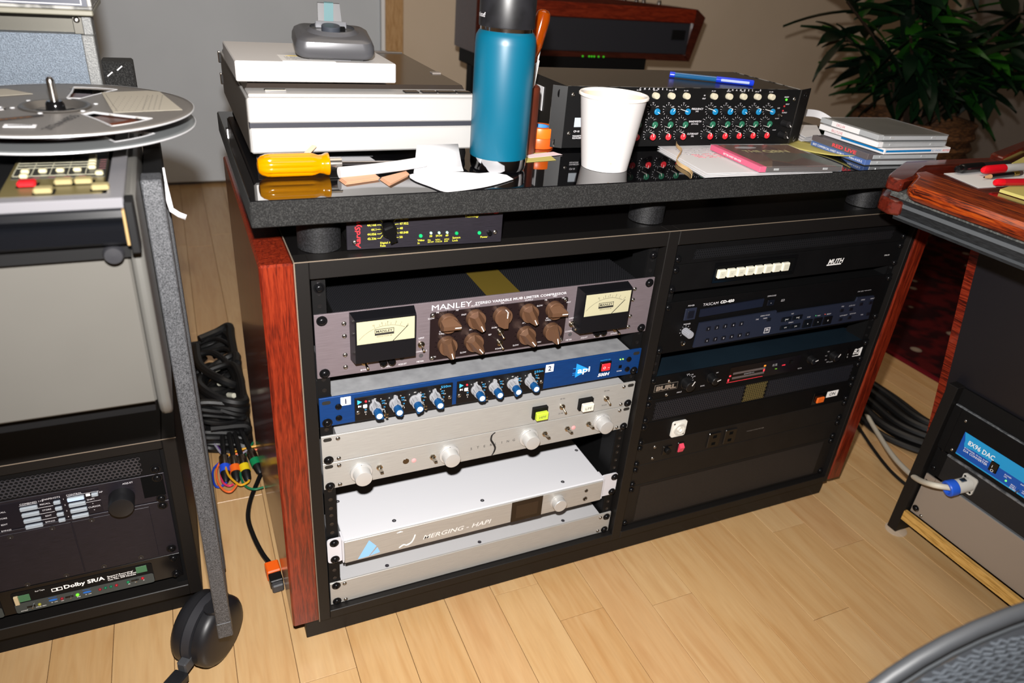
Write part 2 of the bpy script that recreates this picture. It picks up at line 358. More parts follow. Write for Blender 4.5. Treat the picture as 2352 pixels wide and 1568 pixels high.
# --- vari-mu compressor
MG = mottle('violet_grey_aluminium', [(.3, '#6a6064'), (.7, '#7b7075')], 40, .42, (1, 40, 40), .02, metal=.35)
u = Unit('limiter_compressor', 'grey two-meter limiter compressor with brown knobs at top of left rack', 0, 453.2, 482.6, 88.1, MG, depth=190, chx=(24, 28), top=4)
one(p_perf(24, 455, 4, 112, 3.1, 1.12, 1.2), 'perforated_cover', mat('perforated_black_steel', '#1e1e21', .35, .4), u.t, M=T(0, 0, 86.3), kind='stuff')
one(p_box(222, 270, 3.2, 112, 86.6, 87.0), 'brass_plate', mat('brass_plate', '#7d6a2c', .35, .6), u.t)
one(p_prism(rrect(144, 342, 4, 73.5, 3), 1.2), 'knob_plate', mat('dark_brown_plate', '#1b1213', .3), u.t, M=FR(0, 0))
for x, z in ((147.5, 70), (338, 70), (147.5, 7.5), (338, 7.5)): screw(u.t, x, z, 1, ME_SMALL)
KB = mat('bronze_knob', '#6d4f3b', .38, .45); KP = mat('knob_pointer_white', '#e8e4e0', .5)
kb = MB().add(p_lathe([(12.6, 0), (12.6, 8.5), (12.2, 9)], 30))
bar = [(-12.3, 0), (-12.3, 0)]
kb.add(([(-7.2, -12, 8.8), (7.2, -12, 8.8), (9.4, 4, 8.8), (4.2, 12.6, 8.8), (-4.2, 12.6, 8.8), (-9.4, 4, 8.8), (-2.8, -11.2, 19), (2.8, -11.2, 19), (2.8, 12.6, 19), (-2.8, 12.6, 19)],
        [(0, 1, 7, 6), (1, 2, 8, 7), (2, 3, 8), (3, 4, 9, 8), (4, 5, 9), (5, 0, 6, 9), (6, 7, 8, 9), (5, 4, 3, 2, 1, 0)]))
ME_KM = kb.mesh('control_knob', KB); ME_KMP = MB().add(p_box(-.6, .6, 4, 12.7, 18.9, 19.15)).add(p_box(-.6, .6, 12.4, 12.75, 11, 19.1)).mesh('pointer_line', KP)
kn = [(167, 58, 92, 's'), (205, 59, 152, 'o'), (243, 58.5, 2, 'c'), (282, 58, 152, 'o'), (321, 57.5, 92, 's'), (167, 25, 165, 't'), (204, 25, 142, 'a'), (281, 24.5, 142, 'a'), (321, 24.5, 165, 't')]
for x, z, a, k in kn:
    o = u.put('control_knob', ME_KM, x, z, 1.1, rot=a); link('pointer_line', ME_KMP, o)
    if k == 's':
        u.ticks(x, z, 13.5, 17.5, (-62, -31, 0, 31, 62))
        for t, dx, dz in (('SLOW', -22, 8), ('MS', -13.5, 15.5), ('MED', 0, 19.5), ('MF', 13, 15.5), ('FAST', 22.5, 8)): u.txt(t, x+dx, z+dz, 2.2, d=1.3)
    else:
        u.ticks(x, z, 13.6, 16, range(-120, 121, 24 if k != 'c' else 30))
        if k == 'o': u.txt('OUTPUT', x, z+18, 2.2, d=1.3)
        if k == 'a': u.txt('ATTACK', x, z+17.6, 2.2, d=1.3); u.txt('SLOW', x-13, z-15.5, 2.2, d=1.3)
        if k == 't': u.txt('RECOVERY', x-3, z+20.3, 2.1, d=1.3); u.txt('THRESHOLD', x-3, z+17, 2.1, d=1.3); u.txt('MIN', x-17, z-16, 2.2, d=1.3)
        if k == 'c': u.txt('0dB', x, z+18, 2, d=1.3)
for m_, b_ in list(u.L.items()):    # scales sit on the dark plate
    b_.v = [(x, min(y, -1.35), z) for x, y, z in b_.v]
u.txt('MANLEY', 146, 80.2, 7.6, 'l', w=54); u.txt('STEREO VARIABLE MU® LIMITER COMPRESSOR', 205, 79.6, 3.5, 'l', w=134, off=.012)
METB = mat('meter_housing', '#101013', .3); FACE = mat('meter_face_ivory', '#aaa588', .5, emit='#aaa588', es=.03)
def meter(u, x0, x1, z0, z1):
    h = MB(); h.add(([(x0, 0, z0), (x1, 0, z0), (x1, 0, z1), (x0, 0, z1), (x0+2.5, -18, z0+3), (x1-2.5, -18, z0+3), (x1-2.5, -18, z1-2.5), (x0+2.5, -18, z1-2.5)], [(4, 5, 6, 7), (0, 1, 5, 4), (1, 2, 6, 5), (2, 3, 7, 6), (3, 0, 4, 7)]))
    o = h.build('meter', METB, u.t)
    a, b, c, d = x0+4.5, x1-4.5, z0+29.5, z1-5
    one(p_frame(a-1, b+1, c-1, d+1, a, b, c, d, 1.2), 'bezel', METB, o, M=FR(0, 0, 17.9)); one(p_box(a, b, c, d, 0, .3), 'meter_face', FACE, o, M=FR(0, 0, 17.9))
    s = MB(); xm = (a+b)/2+6; M = FR(0, 0, 18.35); r = 46; cz = d-8-r
    for i in range(24):
        t = math.radians(-50+78*i/24); t2 = math.radians(-50+78*(i+1)/24); s.add(([(xm-4+q*math.sin(k), cz+q*math.cos(k)*.98, 0) for q, k in ((r, t), (r, t2), (r+.35, t2), (r+.35, t))], [(0, 1, 2, 3)]), M)
    for t, lab in ((-20, '10'), (-12, ''), (-8, '6'), (-3, ''), (0, '4'), (5, ''), (12, '2'), (20, '1'), (30, '0')):
        q = math.radians(t); s.add(p_box(-.15, .15, r, r+3, 0, .05), M @ T(xm-4, cz) @ R(-t, 'Z'))
        if lab: s.text(lab, xm-4+(r+5)*math.sin(q), cz+(r+5)*math.cos(q)*.98, 2.1, M)
    s.text('REDUCTION dB', (a+b)/2-2, c+8.2, 1.5, M, w=19); s.text('MANLEY', (a+b)/2-2, c+15.2, 3.1, M, w=20.5, off=.02)
    s.add(p_frame((a+b)/2-14, (a+b)/2+10, c+10, c+18.5, (a+b)/2-13.3, (a+b)/2+9.3, c+12.9, c+17.8, .05), M)
    s.build('dial_print', mat('dial_ink', '#1c1a18', .7), o, smooth=False)
    nx = a+(b-a)*.62; MB().add(p_box(-.3, .3, 0, 27, 0, .4), FR(nx, c+.4, 18.5) @ R(-45, 'Z')).build('needle', INK, o)
meter(u, 41.5, 122.5, 21.5, 87.2); meter(u, 355, 436.5, 19, 87)
for x, z, me, k in ((132.5, 30, ME_TOG, 0), (59, 15.5, ME_TOG, -25), (353, 30, ME_TOG, 0), (427, 12.5, ME_TOG, -20)): u.put('toggle_switch', me, x, z, 0, rot=k)
u.put('toggle_switch', ME_TOG, 243, 33, 1.2); u.put('toggle_switch', ME_TOG, 243, 17, 1.2)
for x in (82, 93, 395, 406): one(p_lathe([(5, 0), (5, 6), (3.4, 6.6), (3.2, 5), (1, 5)], 16), 'binding_post', BLACKG, u.t, M=FR(x, 12.5 if x < 200 else 10.8))
for x in (107.5, 133, 378, 353): one(p_cyl(3, .2, 14), 'trim_hole', mat('hole_grey', '#3d3a3c', .7), u.t, M=FR(x, 13))
for x, z, t in ((59, 4.2, 'BYPASS'), (87.5, 4.2, 'BALANCE'), (108, 4.5, 'ADJUST'), (132, 4.5, 'METER'), (133, 39, 'LIMIT'), (133, 19.5, 'COMPRESS'), (352, 39, 'LIMIT'), (352, 18.5, 'COMPRESS'), (352, 4.5, 'METER'), (377, 4.5, 'ADJUST'), (401, 3.6, 'BALANCE'), (427, 4.2, 'BYPASS')): u.txt(t, x, z, 2.3)
for x, z, t in ((243, 7.5, 'POWER'), (234, 41, 'DUAL'), (228, 31, 'SEP')): u.txt(t, x, z, 2.2, d=1.35)
for x in (35, 450.5):
    for z in (73, 56, 29.5, 12): screw(u.t, x, z, 0, ME_SMALL)
for x, z in ((9, 80), (9, 7), (474, 80), (474, 7)): screw(u.t, x, z)
u.done()
# --- blue modular rack
BL = mottle('blue_anodised', [(.3, '#0b3368'), (.7, '#0f3e7c')], 40, .42, (1, 40, 40), .02, metal=.35)
ALT = mottle('grey_brushed_cover', [(.3, '#8e8f92'), (.7, '#a2a3a6')], 60, .45, (1, 1, 30), .02, metal=.3)
u = Unit('equaliser_rack', 'blue faced two-module equaliser rack with red rocker switch below the compressor', 0, 380, 482.6, 43.7, BL, chm=ALT, depth=140, chx=(17, 20), top=.6)
GKM = mat('grey_fluted_knob', '#8f9094', .45); BKM = mat('blue_knob_cap', '#0c4272', .35); EQB = mat('eq_module_black', '#0e0e10', .3)
fl = [(x*(1 if i % 2 else .88), y*(1 if i % 2 else .88)) for i, (x, y) in enumerate([(7*math.cos(2*math.pi*k/24), 7*math.sin(2*math.pi*k/24)) for k in range(24)])]
gk = MB().add(p_lathe([(7.9, 0), (7.7, 2.2)], 24)).add(p_prism(fl, 13)); gk.add(p_prism([(-4, 2), (4, 2), (2.4, 11.8), (-2.4, 11.8)], 2.6)); gk.add(([(-3, 5, 2), (3, 5, 2), (0, 11.5, 2), (-1.6, 5, 13), (1.6, 5, 13), (0, 7.6, 13)], [(0, 2, 5, 3), (2, 1, 4, 5), (3, 5, 4)]))
ME_GK = gk.mesh('equaliser_knob', GKM)
bk = MB().add(p_lathe([(5.6, 13), (5.6, 20), (5.2, 23.5)], 24)); bk.add(p_prism([(-3.2, 4), (3.2, 4), (1.6, 8.6), (-1.6, 8.6)], 7, 14)); ME_BK = bk.mesh('knob_cap', BKM)
ME_WD = MB().add(p_cyl(3.9, .3, 20, z0=23.5)).mesh('cap_dot', mat('white_cap_dot', '#eef3f6', .4))
for mi, (mx, ks) in enumerate(((44.5, (71, 97.5, 125, 153)), (184.5, (213, 239.5, 267.5, 295)))):
    mo = u.box('equaliser_module', mx, mx+134, 1.2, 37.5, 0, 1.6, EQB, .4); sv = u.t
    for x, rt in zip(ks, (-10, 5, 38, -6)):
        o = link('equaliser_knob', ME_GK, mo, M=FR(x, 20, 1.6) @ R(-rt, 'Z')); link('knob_cap', ME_BK, mo, M=FR(x, 20, 1.6) @ R(-150-rt, 'Z')); link('cap_dot', ME_WD, mo, M=FR(x, 20, 1.6))
        for t, dx, dz, mm in (('-0+', 0, 12, WHITE), ('¼', -7.5, 10, WHITE), ('½', 8, 10.5, WHITE), ('400', 10.5, 7, BLUEP), ('1', 13.5, 7, WHITE), ('200', 11.2, 3.4, BLUEP), ('1½', 14.2, 2, WHITE), ('75', 12.5, -3, BLUEP), ('2½', 11, -6.4, WHITE), ('3', 13, -9.3, WHITE)): u.txt(t, x+dx, 20+dz, 1.9, m=mm, d=1.75)
        if x == ks[0]:
            for t, dz, mm in (('1', 5, WHITE), ('1½', .5, WHITE), ('50', -2.5, BLUEP), ('2½', -6, WHITE), ('3', -9.6, WHITE)): u.txt(t, x-12.4, 20+dz, 1.9, m=mm, d=1.75)
    u.txt('550m', mx+124, 33.5, 3.6, m=BLUEP, w=14, d=1.75); u.txt('IN', mx+6.3, 24, 3, m=WHITE, d=1.75, off=.02)
    u.pr(p_prism([(mx+3.5, 27), (mx+3.5, 34), (mx+9.5, 30.5)], .1), FR(0, 0, 1.65), BLUEP)
    one(p_cbox(mx+10.5, mx+16, -3.6, -1.6, 21, 26.3, .8), 'push_button', mat('white_button', '#f0ecec', .4), mo); one(p_sphere(1.7, 10, 6), 'indicator_light', mat('red_led', '#d0202a', .3, emit='#d0202a', es=.3), mo, M=FR(mx+14.5, 30.5, 2))
    for x in (mx+4, mx+130): screw(u.t, x, 15, 1.5, ME_SMALL)
    for x in ((ks[0]+13.5, 7.5), (ks[2]+13, 9.5)) if mi == 0 else ((ks[0]+13.5, 7.5),): u.put('toggle_switch', toggle_me('mini_toggle', 12, 6, 2.2), x[0], x[1], 1.6)
for x, n in ((33, '1'), (326, '2')):
    u.box('number_sticker', x-6, x+7, 28.5, 41, 0, .35, WHITE, .1); u.txt(n, x+.5, 34.7, 7.5, m=mat('navy_ink', '#1a2440', .6), d=.5, off=.03)
u.pr(p_prism([(371, 11), (371, 35), (394, 22)], .1), FR(0, 0, .05), mat('logo_blue', '#1e8fe8', .5))
for z in (27, 19, 16): u.line(366, z, 374, z, .9, mat('logo_blue'))
u.txt('api', 384.5, 22.5, 9.2, m=WHITE, w=21, d=.3, off=.02); u.txt('500H', 420, 8.2, 5.2, m=WHITE, w=19, skew=.2, d=.15, off=.03)
rs = u.box('rocker_bezel', 411, 431, 13.5, 31, 0, 1.4, BLACKG, .5); o = one(p_cbox(413.5, 428.5, -4.2, -1.4, 16, 28.5, 1), 'rocker_switch', mat('red_rocker', '#c62b33', .3), rs)
u.txt('O  –', 421, 22.3, 4.2, m=WHITE, d=4.3)
for x in (446.5, 451): u.led(x, 30, 1.1, '#8cf03c', 2.5)
u.box('pin_jack', 445.5, 451, 14.5, 20, 0, .8, BLACKG, .3); u.txt('POWER', 448, 9.5, 1.8, m=WHITE); u.txt('PHANTOM ON', 420, 33.5, 1.6, m=BLUEP, w=17)
for x, z in ((9, 6), (474.5, 6)): screw(u.t, x, z)
for x, z in ((9, 36.5), (474, 36.5)): u.put('mounting_slot', ME_SLOT, x, z)
ME_BSM = MB().add(p_lathe([(4.4, 0), (4.2, 1.2), (2.4, 2.2), (1.8, 2.2), (1.6, 1.2), (.01, 1.1)], 16)).mesh('panel_screw', SCREWB, ang=40)
for x, z in ((24, 28), (24, 10.5), (462, 28), (462, 10.5)): u.put('panel_screw', ME_BSM, x, z)
u.done()
# --- silver filter unit
ZS = 276.7
SV = mottle('silver_brushed_panel', [(.3, '#9a9894'), (.7, '#a8a6a2')], 40, .42, (1, 40, 40), .02, metal=.25)
SVT = mat('silver_cover', '#a9a8a8', .5, .2)
def sil(u):
    for x, z in ((8, 5), (474.5, 5)): screw(u.t, x, z)
    for x, z in ((8, 38), (474.5, 38)): u.put('mounting_slot', ME_SLOT, x, z)
    for x, z in ((21.5, 37.5), (21.5, 5), (462, 37.5), (462, 5)): screw(u.t, x, z, 0, ME_SMALL)
u = Unit('filter_unit', 'silver unit with lit green HPF button and LPF button in the left rack', 0, ZS+44.3, 482.6, 43.7, SV, chm=SVT, depth=160)
for x, t, lit in ((317, 'HPF', 1), (394.5, 'LPF', 0)):
    o = u.box('switch_frame', x-12, x+12, 11.5, 31, 0, 6, BLACKM, .6); one(p_cbox(x-9, x+10, -13, -6, 12.5, 25.5, 1), 'lit_button' if lit else 'push_button', mat('lit_green_button', '#a9b83a', .3, emit='#b8d83c', es=.25) if lit else mat('ivory_button', '#d6d2c6', .3), o, label='lit green button' if lit else None)
    u.txt(t, x+.5, 18.8, 4.2, m=mat('button_print', '#55553c', .6), d=13.15, w=11)
for x in (355.5, 432.5): u.put('toggle_switch', ME_TOG, x, 21.8)
for x, a, b in ((355, '40 Hz', '25 Hz'), (431.5, '20 kHz', '18 kHz')): u.txt(a, x, 36, 2.4, m=INK); u.txt(b, x, 9.6, 2.4, m=INK)
sil(u); u.done()

# --- silver line unit
u = Unit('line_amplifier', 'silver unit with four round silver knobs and red lamps in the left rack', 0, ZS, 482.6, 43.7, SV, chm=BLACKM, depth=160)
KS = mat('silver_knob', '#b9b8b6', .36, .35)
ME_SK = MB().add(p_lathe([(15.2, 0), (15.2, 3.4), (14.6, 4), (12.3, 4.2), (11.9, 6), (11.7, 17), (11.2, 17.9), (10.6, 18)], 40)).mesh('round_knob', KS)
for x, z in ((50.5, 19.5), (177.5, 20), (303.5, 22), (431, 22.5)): o = u.put('round_knob', ME_SK, x, z); one(p_prism([(-.9, 13), (.9, 13), (0, 14.8)], .2, 3.9), 'pointer_mark', INK, o)
for x, z in ((76, 21), (153, 20.5), (331, 22), (369.5, 23), (407, 24)): u.put('toggle_lever', ME_TOGF, x, z)
one(p_lathe([(4.6, 0), (4.4, .2)], 16), 'photo_sensor', mat('smoked_sensor', '#3a2a1a', .2), u.t, M=FR(114, 21.5)); u.led(125.5, 20.5, 3.3, '#f28a8a', .5); u.led(381, 22, 3.3, '#f28a8a', .5)
for i, c in enumerate('STER'): u.txt(c, 212+i*10.4, 20.8, 4.1, m=INK)
for i, c in enumerate('LING'): u.txt(c, 250.5+i*9.8, 21.2, 4.1, m=INK)
u.pr(p_tube(smooth_path([(248.5, 0, 42), (243.5, 0, 38), (242.5, 0, 30), (246, 0, 23), (250, 0, 14), (248.5, 0, 6), (245.5, 0, 1)], 6), [.5]+[1.1]*5+[1.5]*25+[1.1]*5+[.5], 6), T(0, -.3, 0) @ SCL(1, .2, 1), INK)
sil(u); u.done()
# --- converter with ears
WH = mat('white_enamel_cover', '#c6c6ca', .4, spec=.5); HF = mottle('pale_champagne_aluminium', [(.3, '#a09d98'), (.7, '#aeaba6')], 40, .45, (1, 40, 40), .02, metal=.35)
zb = 142.8
t = thing('audio_converter', 'white topped audio converter with dark screen and glowing blue triangle', 'audio device', (0, 0, zb))
one(p_cbox(21, 449, -8, 240, 3, 43.7, 1), 'housing', WH, t); one(p_cbox(21.3, 447, -11, -8, 1.5, 42, .8), 'front_panel', HF, t)
for a, b, s in ((-1, 21, 0), (449, 480, 1)):
    e = MB().add(p_prism(rrect(a, b, 0, 44.5, 5), 2.5), FR(0, 0, 0)); e.add(p_box(*((19, 21) if not s else (449, 451)), -8, 12, 1, 43)); e.build('rack_ear', mat('white_enamel_ear', '#c2c1c6', .4), t)
for x, z in ((9, 37), (9, 6), (474, 37), (473.5, 6)): screw(t, x, z, 2.4)
o = one(p_cbox(282, 336, -11.8, -10.9, 1.6, 42, .3), 'display', mat('display_glass', '#1a1411', .15), t); one(p_box(290, 328, 8, 34, 0, .1), 'screen', mat('dark_screen', '#2a2019', .2), o, M=FR(0, 0, 11.85))
one(p_lathe([(12.6, 0), (12.6, 1.5), (11.4, 2), (11.2, 12), (10.6, 12.8)], 36), 'round_knob', KS, t, M=FR(363.5, 22, 11))
bt = MB(); GL = mat('glowing_blue_logo', '#7ba9de', .4, emit='#7fb4ff', es=.3)
bt.add(p_prism([(40, 4), (57, 35), (67.5, 21), (56, 5)], .2), FR(0, 0, 11)).add(p_prism([(58, 5), (69, 18), (72.5, 7.5)], .2), FR(0, 0, 11)).build('logo_light', GL, t, smooth=False)
MB().text('MERGING - HAPI', 138, 15, 8, FR(0, 0, 11.25), 'l', w=108, skew=.35, off=.01).build('lettering', mat('engraved_white', '#dcd9d6', .3), t, smooth=False)
MB().add(p_tube(smooth_path([(101, -11, 6), (108, -11, 10), (113, -11, 8), (120, -11, 11), (124, -11, 18), (126, -11, 25)], 4), [.4]+[1.2]*19+[.3], 6)).add(p_tube([(98, -11, 36), (104, -11, 37), (107, -11, 36)], [.4, 1.2, .4], 6)).build('engraved_mark', mat('engraved_white'), t)
for x, z, r in ((416, 30, 2.2), (416, 13, 3.1)): one(p_lathe([(r+1, 0), (r+1, .8), (r, .9), (r*.8, -.2), (.01, -.2)], 14), 'jack_socket', mat('jack_metal', '#6b6660', .3, .9), t, M=FR(x, z, 11))
TS = MB().add(p_lathe([(3.2, 0), (3.1, .25), (1.5, .3), (1.2, .1), (.01, .1)], 14)).mesh('cover_screw', mat('cover_screw_grey', '#55535a', .35, .7))
for x, y in ((99, 7.5), (239, 7), (380, 7), (448-6, 75), (30, 75)): link('cover_screw', TS, t, loc=(x, y, 43.6))
# --- bottom silver blank
u = Unit('power_supply', 'plain silver unit at the very bottom of the left rack', 0, 55.5, 482.6, 43.7, SV, chm=mat('pale_grey_cover', '#b0b0b2', .45, .1), depth=150, chx=(17, 22))
for x, z in ((9, 37.5), (9, 5.5), (474, 35), (474, 6)): screw(u.t, x, z)
for x, z in ((21.5, 37.5), (22, 4.5), (462, 36), (461, 6)): screw(u.t, x, z, 0, ME_SMALL)
for x in (88, 240, 392): link('cover_screw', TS, u.t, loc=(x, 8, 43.2))
u.done()
# ---------------------------------------------------------------- right bay
XR = 507.5
def scr(u, zs, xs=(8.5, 474)):
    for x in xs:
        for z in zs: screw(u.t, x, z)
u = Unit('vent_panel', 'narrow black perforated vent panel at the top of the right rack', XR, 557, 482, 35, PANELR, depth=0)
one(p_perf(36, 446, 6, 22, 4.2, 1.5, 1.5), 'perforated_strip', mat('vent_black', '#1b1b1d', .35, .2), u.t, M=FR(0, 0, .6), kind='stuff'); scr(u, (9,)); u.done()
u = Unit('monitor_controller', 'black rack controller with a row of eight cream square buttons in the right rack', XR, 513, 482, 43.7, PANELR)
scr(u, (36, 5)); o = one(p_frame(80, 242, 8, 40, 84, 238, 12, 36, 2), 'button_tray', BLACKG, u.t, M=FR(0, 0)); one(p_box(84, 238, 12, 36, 0, .2), 'tray_floor', DARK, o, M=T(0, 0, .2))
BTN = mat('cream_button', '#d9d6c4', .35)
ME_CB = MB().add(p_cbox(-7.2, 7.2, -7, 7, 0, 6, 1.2)).mesh('square_button', BTN); ME_CBI = MB().add(p_cbox(-4.6, 4.6, -4.4, 4.4, 5.9, 6.2, .2)).mesh('button_label', mat('cream_label', '#c4c2b0', .5))
for i in range(8):
    o = u.put('square_button', ME_CB, 93+17.9*i, 23, .4); link('button_label', ME_CBI, o)
    if i < 4: u.txt(('A', 'B', 'DIM', 'MONO')[i], 93+17.9*i, 23, 1.9, m=mat('label_grey_ink', '#77766c', .6), d=6.7)
u.txt('MUTH', 331, 20.5, 8, m=WHITE, w=32, skew=.2, off=.02); u.pr(p_box(313, 345, 13.6, 15.6, 0, .1), FR(0, 0, .05), WHITE); u.txt('CMR-200', 449, 20.5, 2.2, m=WHITE); u.done()
TB = mottle('tascam_black', [(.3, '#050506'), (.7, '#070708')], 30, .55, spec=.2); NV = mat('navy_control_panel', '#1d2231', .4)
u = Unit('compact_disc_player', 'black disc player with navy control strip and numbered keys in the right rack', XR, 407.5, 482, 88.5, TB, cat='disc player')
scr(u, (7, 81)); Z0 = 407.5; X_ = XR
def rel(x, z): return x-X_, z-Z0
pz = [(72, 4), (74, 47), (228, 49.5), (229, 44.5), (408, 44.5), (409.5, 52), (450, 50.5), (455, 5), (240, 6)]
u.t_p = one(p_prism(pz, 3), 'control_strip', NV, u.t, M=FR(0, 0)); one(p_prism([(71, 57.5), (71, 70.5), (195, 74.5), (195, 60.5)], 2), 'disc_tray', mat('navy_tray', '#141826', .35), u.t, M=FR(0, 0))
o = u.box('power_button', 42, 63, 55, 75, 0, 2, NV, .6); one(p_cbox(46.5, 58.5, -3.4, -1.8, 58.5, 71, .6), 'button_face', mat('power_face', '#10121b', .3), o)
KG = mat('grey_ribbed_knob', '#8c8d93', .45)
one(MB().add(p_prism([(6.2*(1 if i % 2 else .9)*math.cos(math.pi*i/16), 6.2*(1 if i % 2 else .9)*math.sin(math.pi*i/16)) for i in range(32)], 15)).add(p_cyl(5.2, .6, 20, z0=15)) and (lambda b: (b.v, b.f))(MB().add(p_prism([(6.2*(1 if i % 2 else .9)*math.cos(math.pi*i/16), 6.2*(1 if i % 2 else .9)*math.sin(math.pi*i/16)) for i in range(32)], 15)).add(p_cyl(5.2, .6, 20, z0=15))), 'volume_knob', KG, u.t, M=FR(50, 35.5))
u.ticks(50, 35.5, 8, 10, range(-140, 141, 35)); one(p_lathe([(4, 0), (4, 1), (2.6, 1.2), (2.4, -.5), (.01, -.5)], 16), 'headphone_socket', STEEL, u.t, M=FR(51.5, 13.5))
KEY = mat('key_dark', '#0d0f17', .35)
ME_K = MB().add(p_cbox(-4.2, 4.2, -3.6, 3.6, 0, 1.2, .4)).mesh('key', KEY)
for r, z in ((0, 35.5), (1, 14)):
    for i in range(6 if r else 5): x = (95 if r else 92.5)+16.4*i; u.put('number_key', ME_K, x, z, 3); u.txt(('12345', '67890+')[r][i], x, z, 3, d=4.4)
for x, z, s in ((254, 31, '|<<'), (278, 31.5, '>>|'), (256, 15.5, '<<'), (279, 15, '>>')): u.box('transport_key', x-10.5, x+10.5, z-4, z+4, 3, 4.6, mat('key_black', '#08080b', .3)); u.txt(s, x, z, 3.4, m=WHITE, d=4.8)
for x, s, tt in ((305, '■', 'STOP'), (328, '>', 'PLAY'), (351, 'II', 'READY')): u.box('transport_key', x-9.5, x+9.5, 9, 24, 3, 5, mat('key_black')); u.txt(s if s != '■' else 'o', x, 16.5, 3, m=WHITE, d=5.2); u.txt(tt, x, 28, 2.2, d=3.2)
for x, z in ((215, 35.5), (379, 31.5), (401, 31), (383, 13.5), (404, 14.5), (422, 38.5), (445, 38.5), (448, 16)): u.box('small_key', x-4, x+4, z-3, z+3, 3, 4.4, KEY)
for x, z, t in ((205, 44, 'SEARCH MODE'), (379, 39, 'CALL'), (401, 38, 'AUTO CUE'), (388, 20.5, 'AUTO READY'), (410, 21.5, 'AUTO PLAY'), (424, 46.5, 'SINGLE'), (447, 46, 'REPEAT'), (434, 16, 'TIME'), (190, 38.8, 'TIME'), (207, 38.8, 'INDEX'), (265, 39.5, 'SKIP'), (267, 23, 'SEARCH')): u.txt(t, x, z, 2, d=3.2)
u.txt('TASCAM', 74.5, 77.5, 4.6, 'l', w=29, off=-.005); u.txt('CD-450', 107.5, 78, 4.6, 'l', m=WHITE, w=27, off=.03); u.txt('POWER', 52, 79, 2.4); u.txt('PHONES', 51.5, 47.5, 2.4); u.txt('OPEN/CLOSE', 211, 77, 2.2)
u.box('open_key', 205, 219, 60, 70, 0, 1.5, KEY); u.txt('▲' if False else '^', 212, 64, 3, d=1.7); u.txt('DAT IN\nREPEAT', 238, 67, 1.6); u.txt('COMPACT', 218, 14, 1.6, d=3.2); u.pr(p_frame(212, 224, 10, 20, 213, 223, 11, 19, .1), FR(0, 0, 3.1)); u.txt('disc', 218, 16.8, 2.8, d=3.2, off=.04)
u.txt('SYNC LOCK', 415, 62, 1.8); u.line(424, 62, 440, 62, .4); u.led(195+.5, 38.7, 1.4, '#ff5a2a', 2)
one(p_sphere(1, 8, 5), 'indicator_light', mat('dim_green', '#1f9a55', .4, emit='#1f9a55', es=.4), u.t, M=FR(321, 28.5, 3)); one(p_sphere(1, 8, 5), 'indicator_light', mat('dim_red', '#b0301f', .4, emit='#b0301f', es=.4), u.t, M=FR(342, 28.5, 3)); u.done()
BT = mottle('blue_black_cover', [(.35, '#121c24'), (.65, '#16222b')], 8, .3)
u = Unit('analog_converter', 'black converter with bar meter and riveted name badge, blue-black cover, in the right rack', XR, 322, 482, 43.7, TB, chm=BT, depth=180, chx=(14, 10), top=.4)
o = u.box('name_badge', 14, 59, 14.5, 28, 0, .5, mat('badge_rim', '#8d857c', .4, .6), .2); one(p_cbox(14.8, 58.2, -.8, -.4, 15.2, 27.3, .2), 'badge_field', BLACKM, o); u.txt('BURL', 36.5, 21.2, 7.5, m=mat('badge_bronze', '#a3968a', .4, .5), w=39, d=.95, off=.06)
KBK = mat('black_ribbed_knob', '#0f0f10', .35)
def bknob(u, x, z, r, ang, L=14):
    o = one(p_lathe([(r+1, 0), (r+.8, 2), (r, 2.4), (r*.93, L), (r*.8, L+1), (.01, L+1)], 28), 'control_knob', KBK, u.t, M=FR(x, z)); one(p_box(-.6, .6, r*.25, r+1.2, 0, .3), 'pointer_line', KP, o, M=T(0, 0, L+.9) @ R(-ang, 'Z'))
bknob(u, 75, 22.5, 10, 30); bknob(u, 125, 24, 8, 75); bknob(u, 344, 24, 7, 75, 10); bknob(u, 399, 22.5, 8, 35, 10)
u.ticks(75, 22.5, 13, 15, (0, 20, 40, 60, 80)); u.txt('INPUT', 66, 6, 2.4); u.txt('+24B', 76, 38.5, 1.9); u.txt('+18B', 84, 36.5, 1.9); u.txt('+12B', 89, 32, 1.9); u.txt('DUAL', 112, 10, 2.4); u.txt('OFF', 137, 31, 1.9)
u.box('meter_window', 164, 320, 5, 36, 0, .6, mat('meter_window', '#0a0506', .2), .2)
for r in (0, 1):
    for i in range(34): u.pr(p_box(172+2.05*i, 173.2+2.05*i, 12+9*r, 16+9*r, 0, .1), FR(0, 0, .7), mat('meter_bars', '#6d625f', .6))
u.txt('60 50 40 30 20 10 5 0', 207, 18.5, 1.7, d=.8); RL = mat('red_lamp', '#ff3a4a', .4, emit='#ff3a4a', es=.7)
for a, b, c, d in ((163, 166, 9, 14), (164.5, 168, 18, 21), (238, 241, 16.5, 21)): u.pr(p_box(a, b, c, d, 0, .15), FR(0, 0, .7), RL)
u.pr(p_box(162, 240, 6.5, 6.9, 0, .15), FR(0, 0, .7), RL); u.pr(p_box(237, 241, 26.5, 29, 0, .15), FR(0, 0, .7), mat('amber_lamp', '#ff8a2a', .4, emit='#ff8a2a', es=1.2))
u.txt('LOCK', 283, 22, 1.9, d=.8, m=RL, off=.05); u.txt('48.0', 267, 17, 1.9, d=.8, m=mat('green_lamp', '#86d63a', .4, emit='#86d63a', es=1)); u.txt('44.1  96K\n88.2 192K', 262, 27, 1.8, d=.8); u.txt('PEAK RESET', 300, 12, 2.2); u.box('reset_button', 296, 302, 22, 28, 0, 3, BLACKG)
u.txt('CLOCK IN', 322, 8, 2.2)
for i, tt in enumerate(('INT', 'WC', 'AES', 'SPDIF', '2X WC', 'SAMPLE')): q = math.radians(35-34*i); u.txt(tt, 399-15*math.cos(q)-2, 24+15*math.sin(q), 1.8)
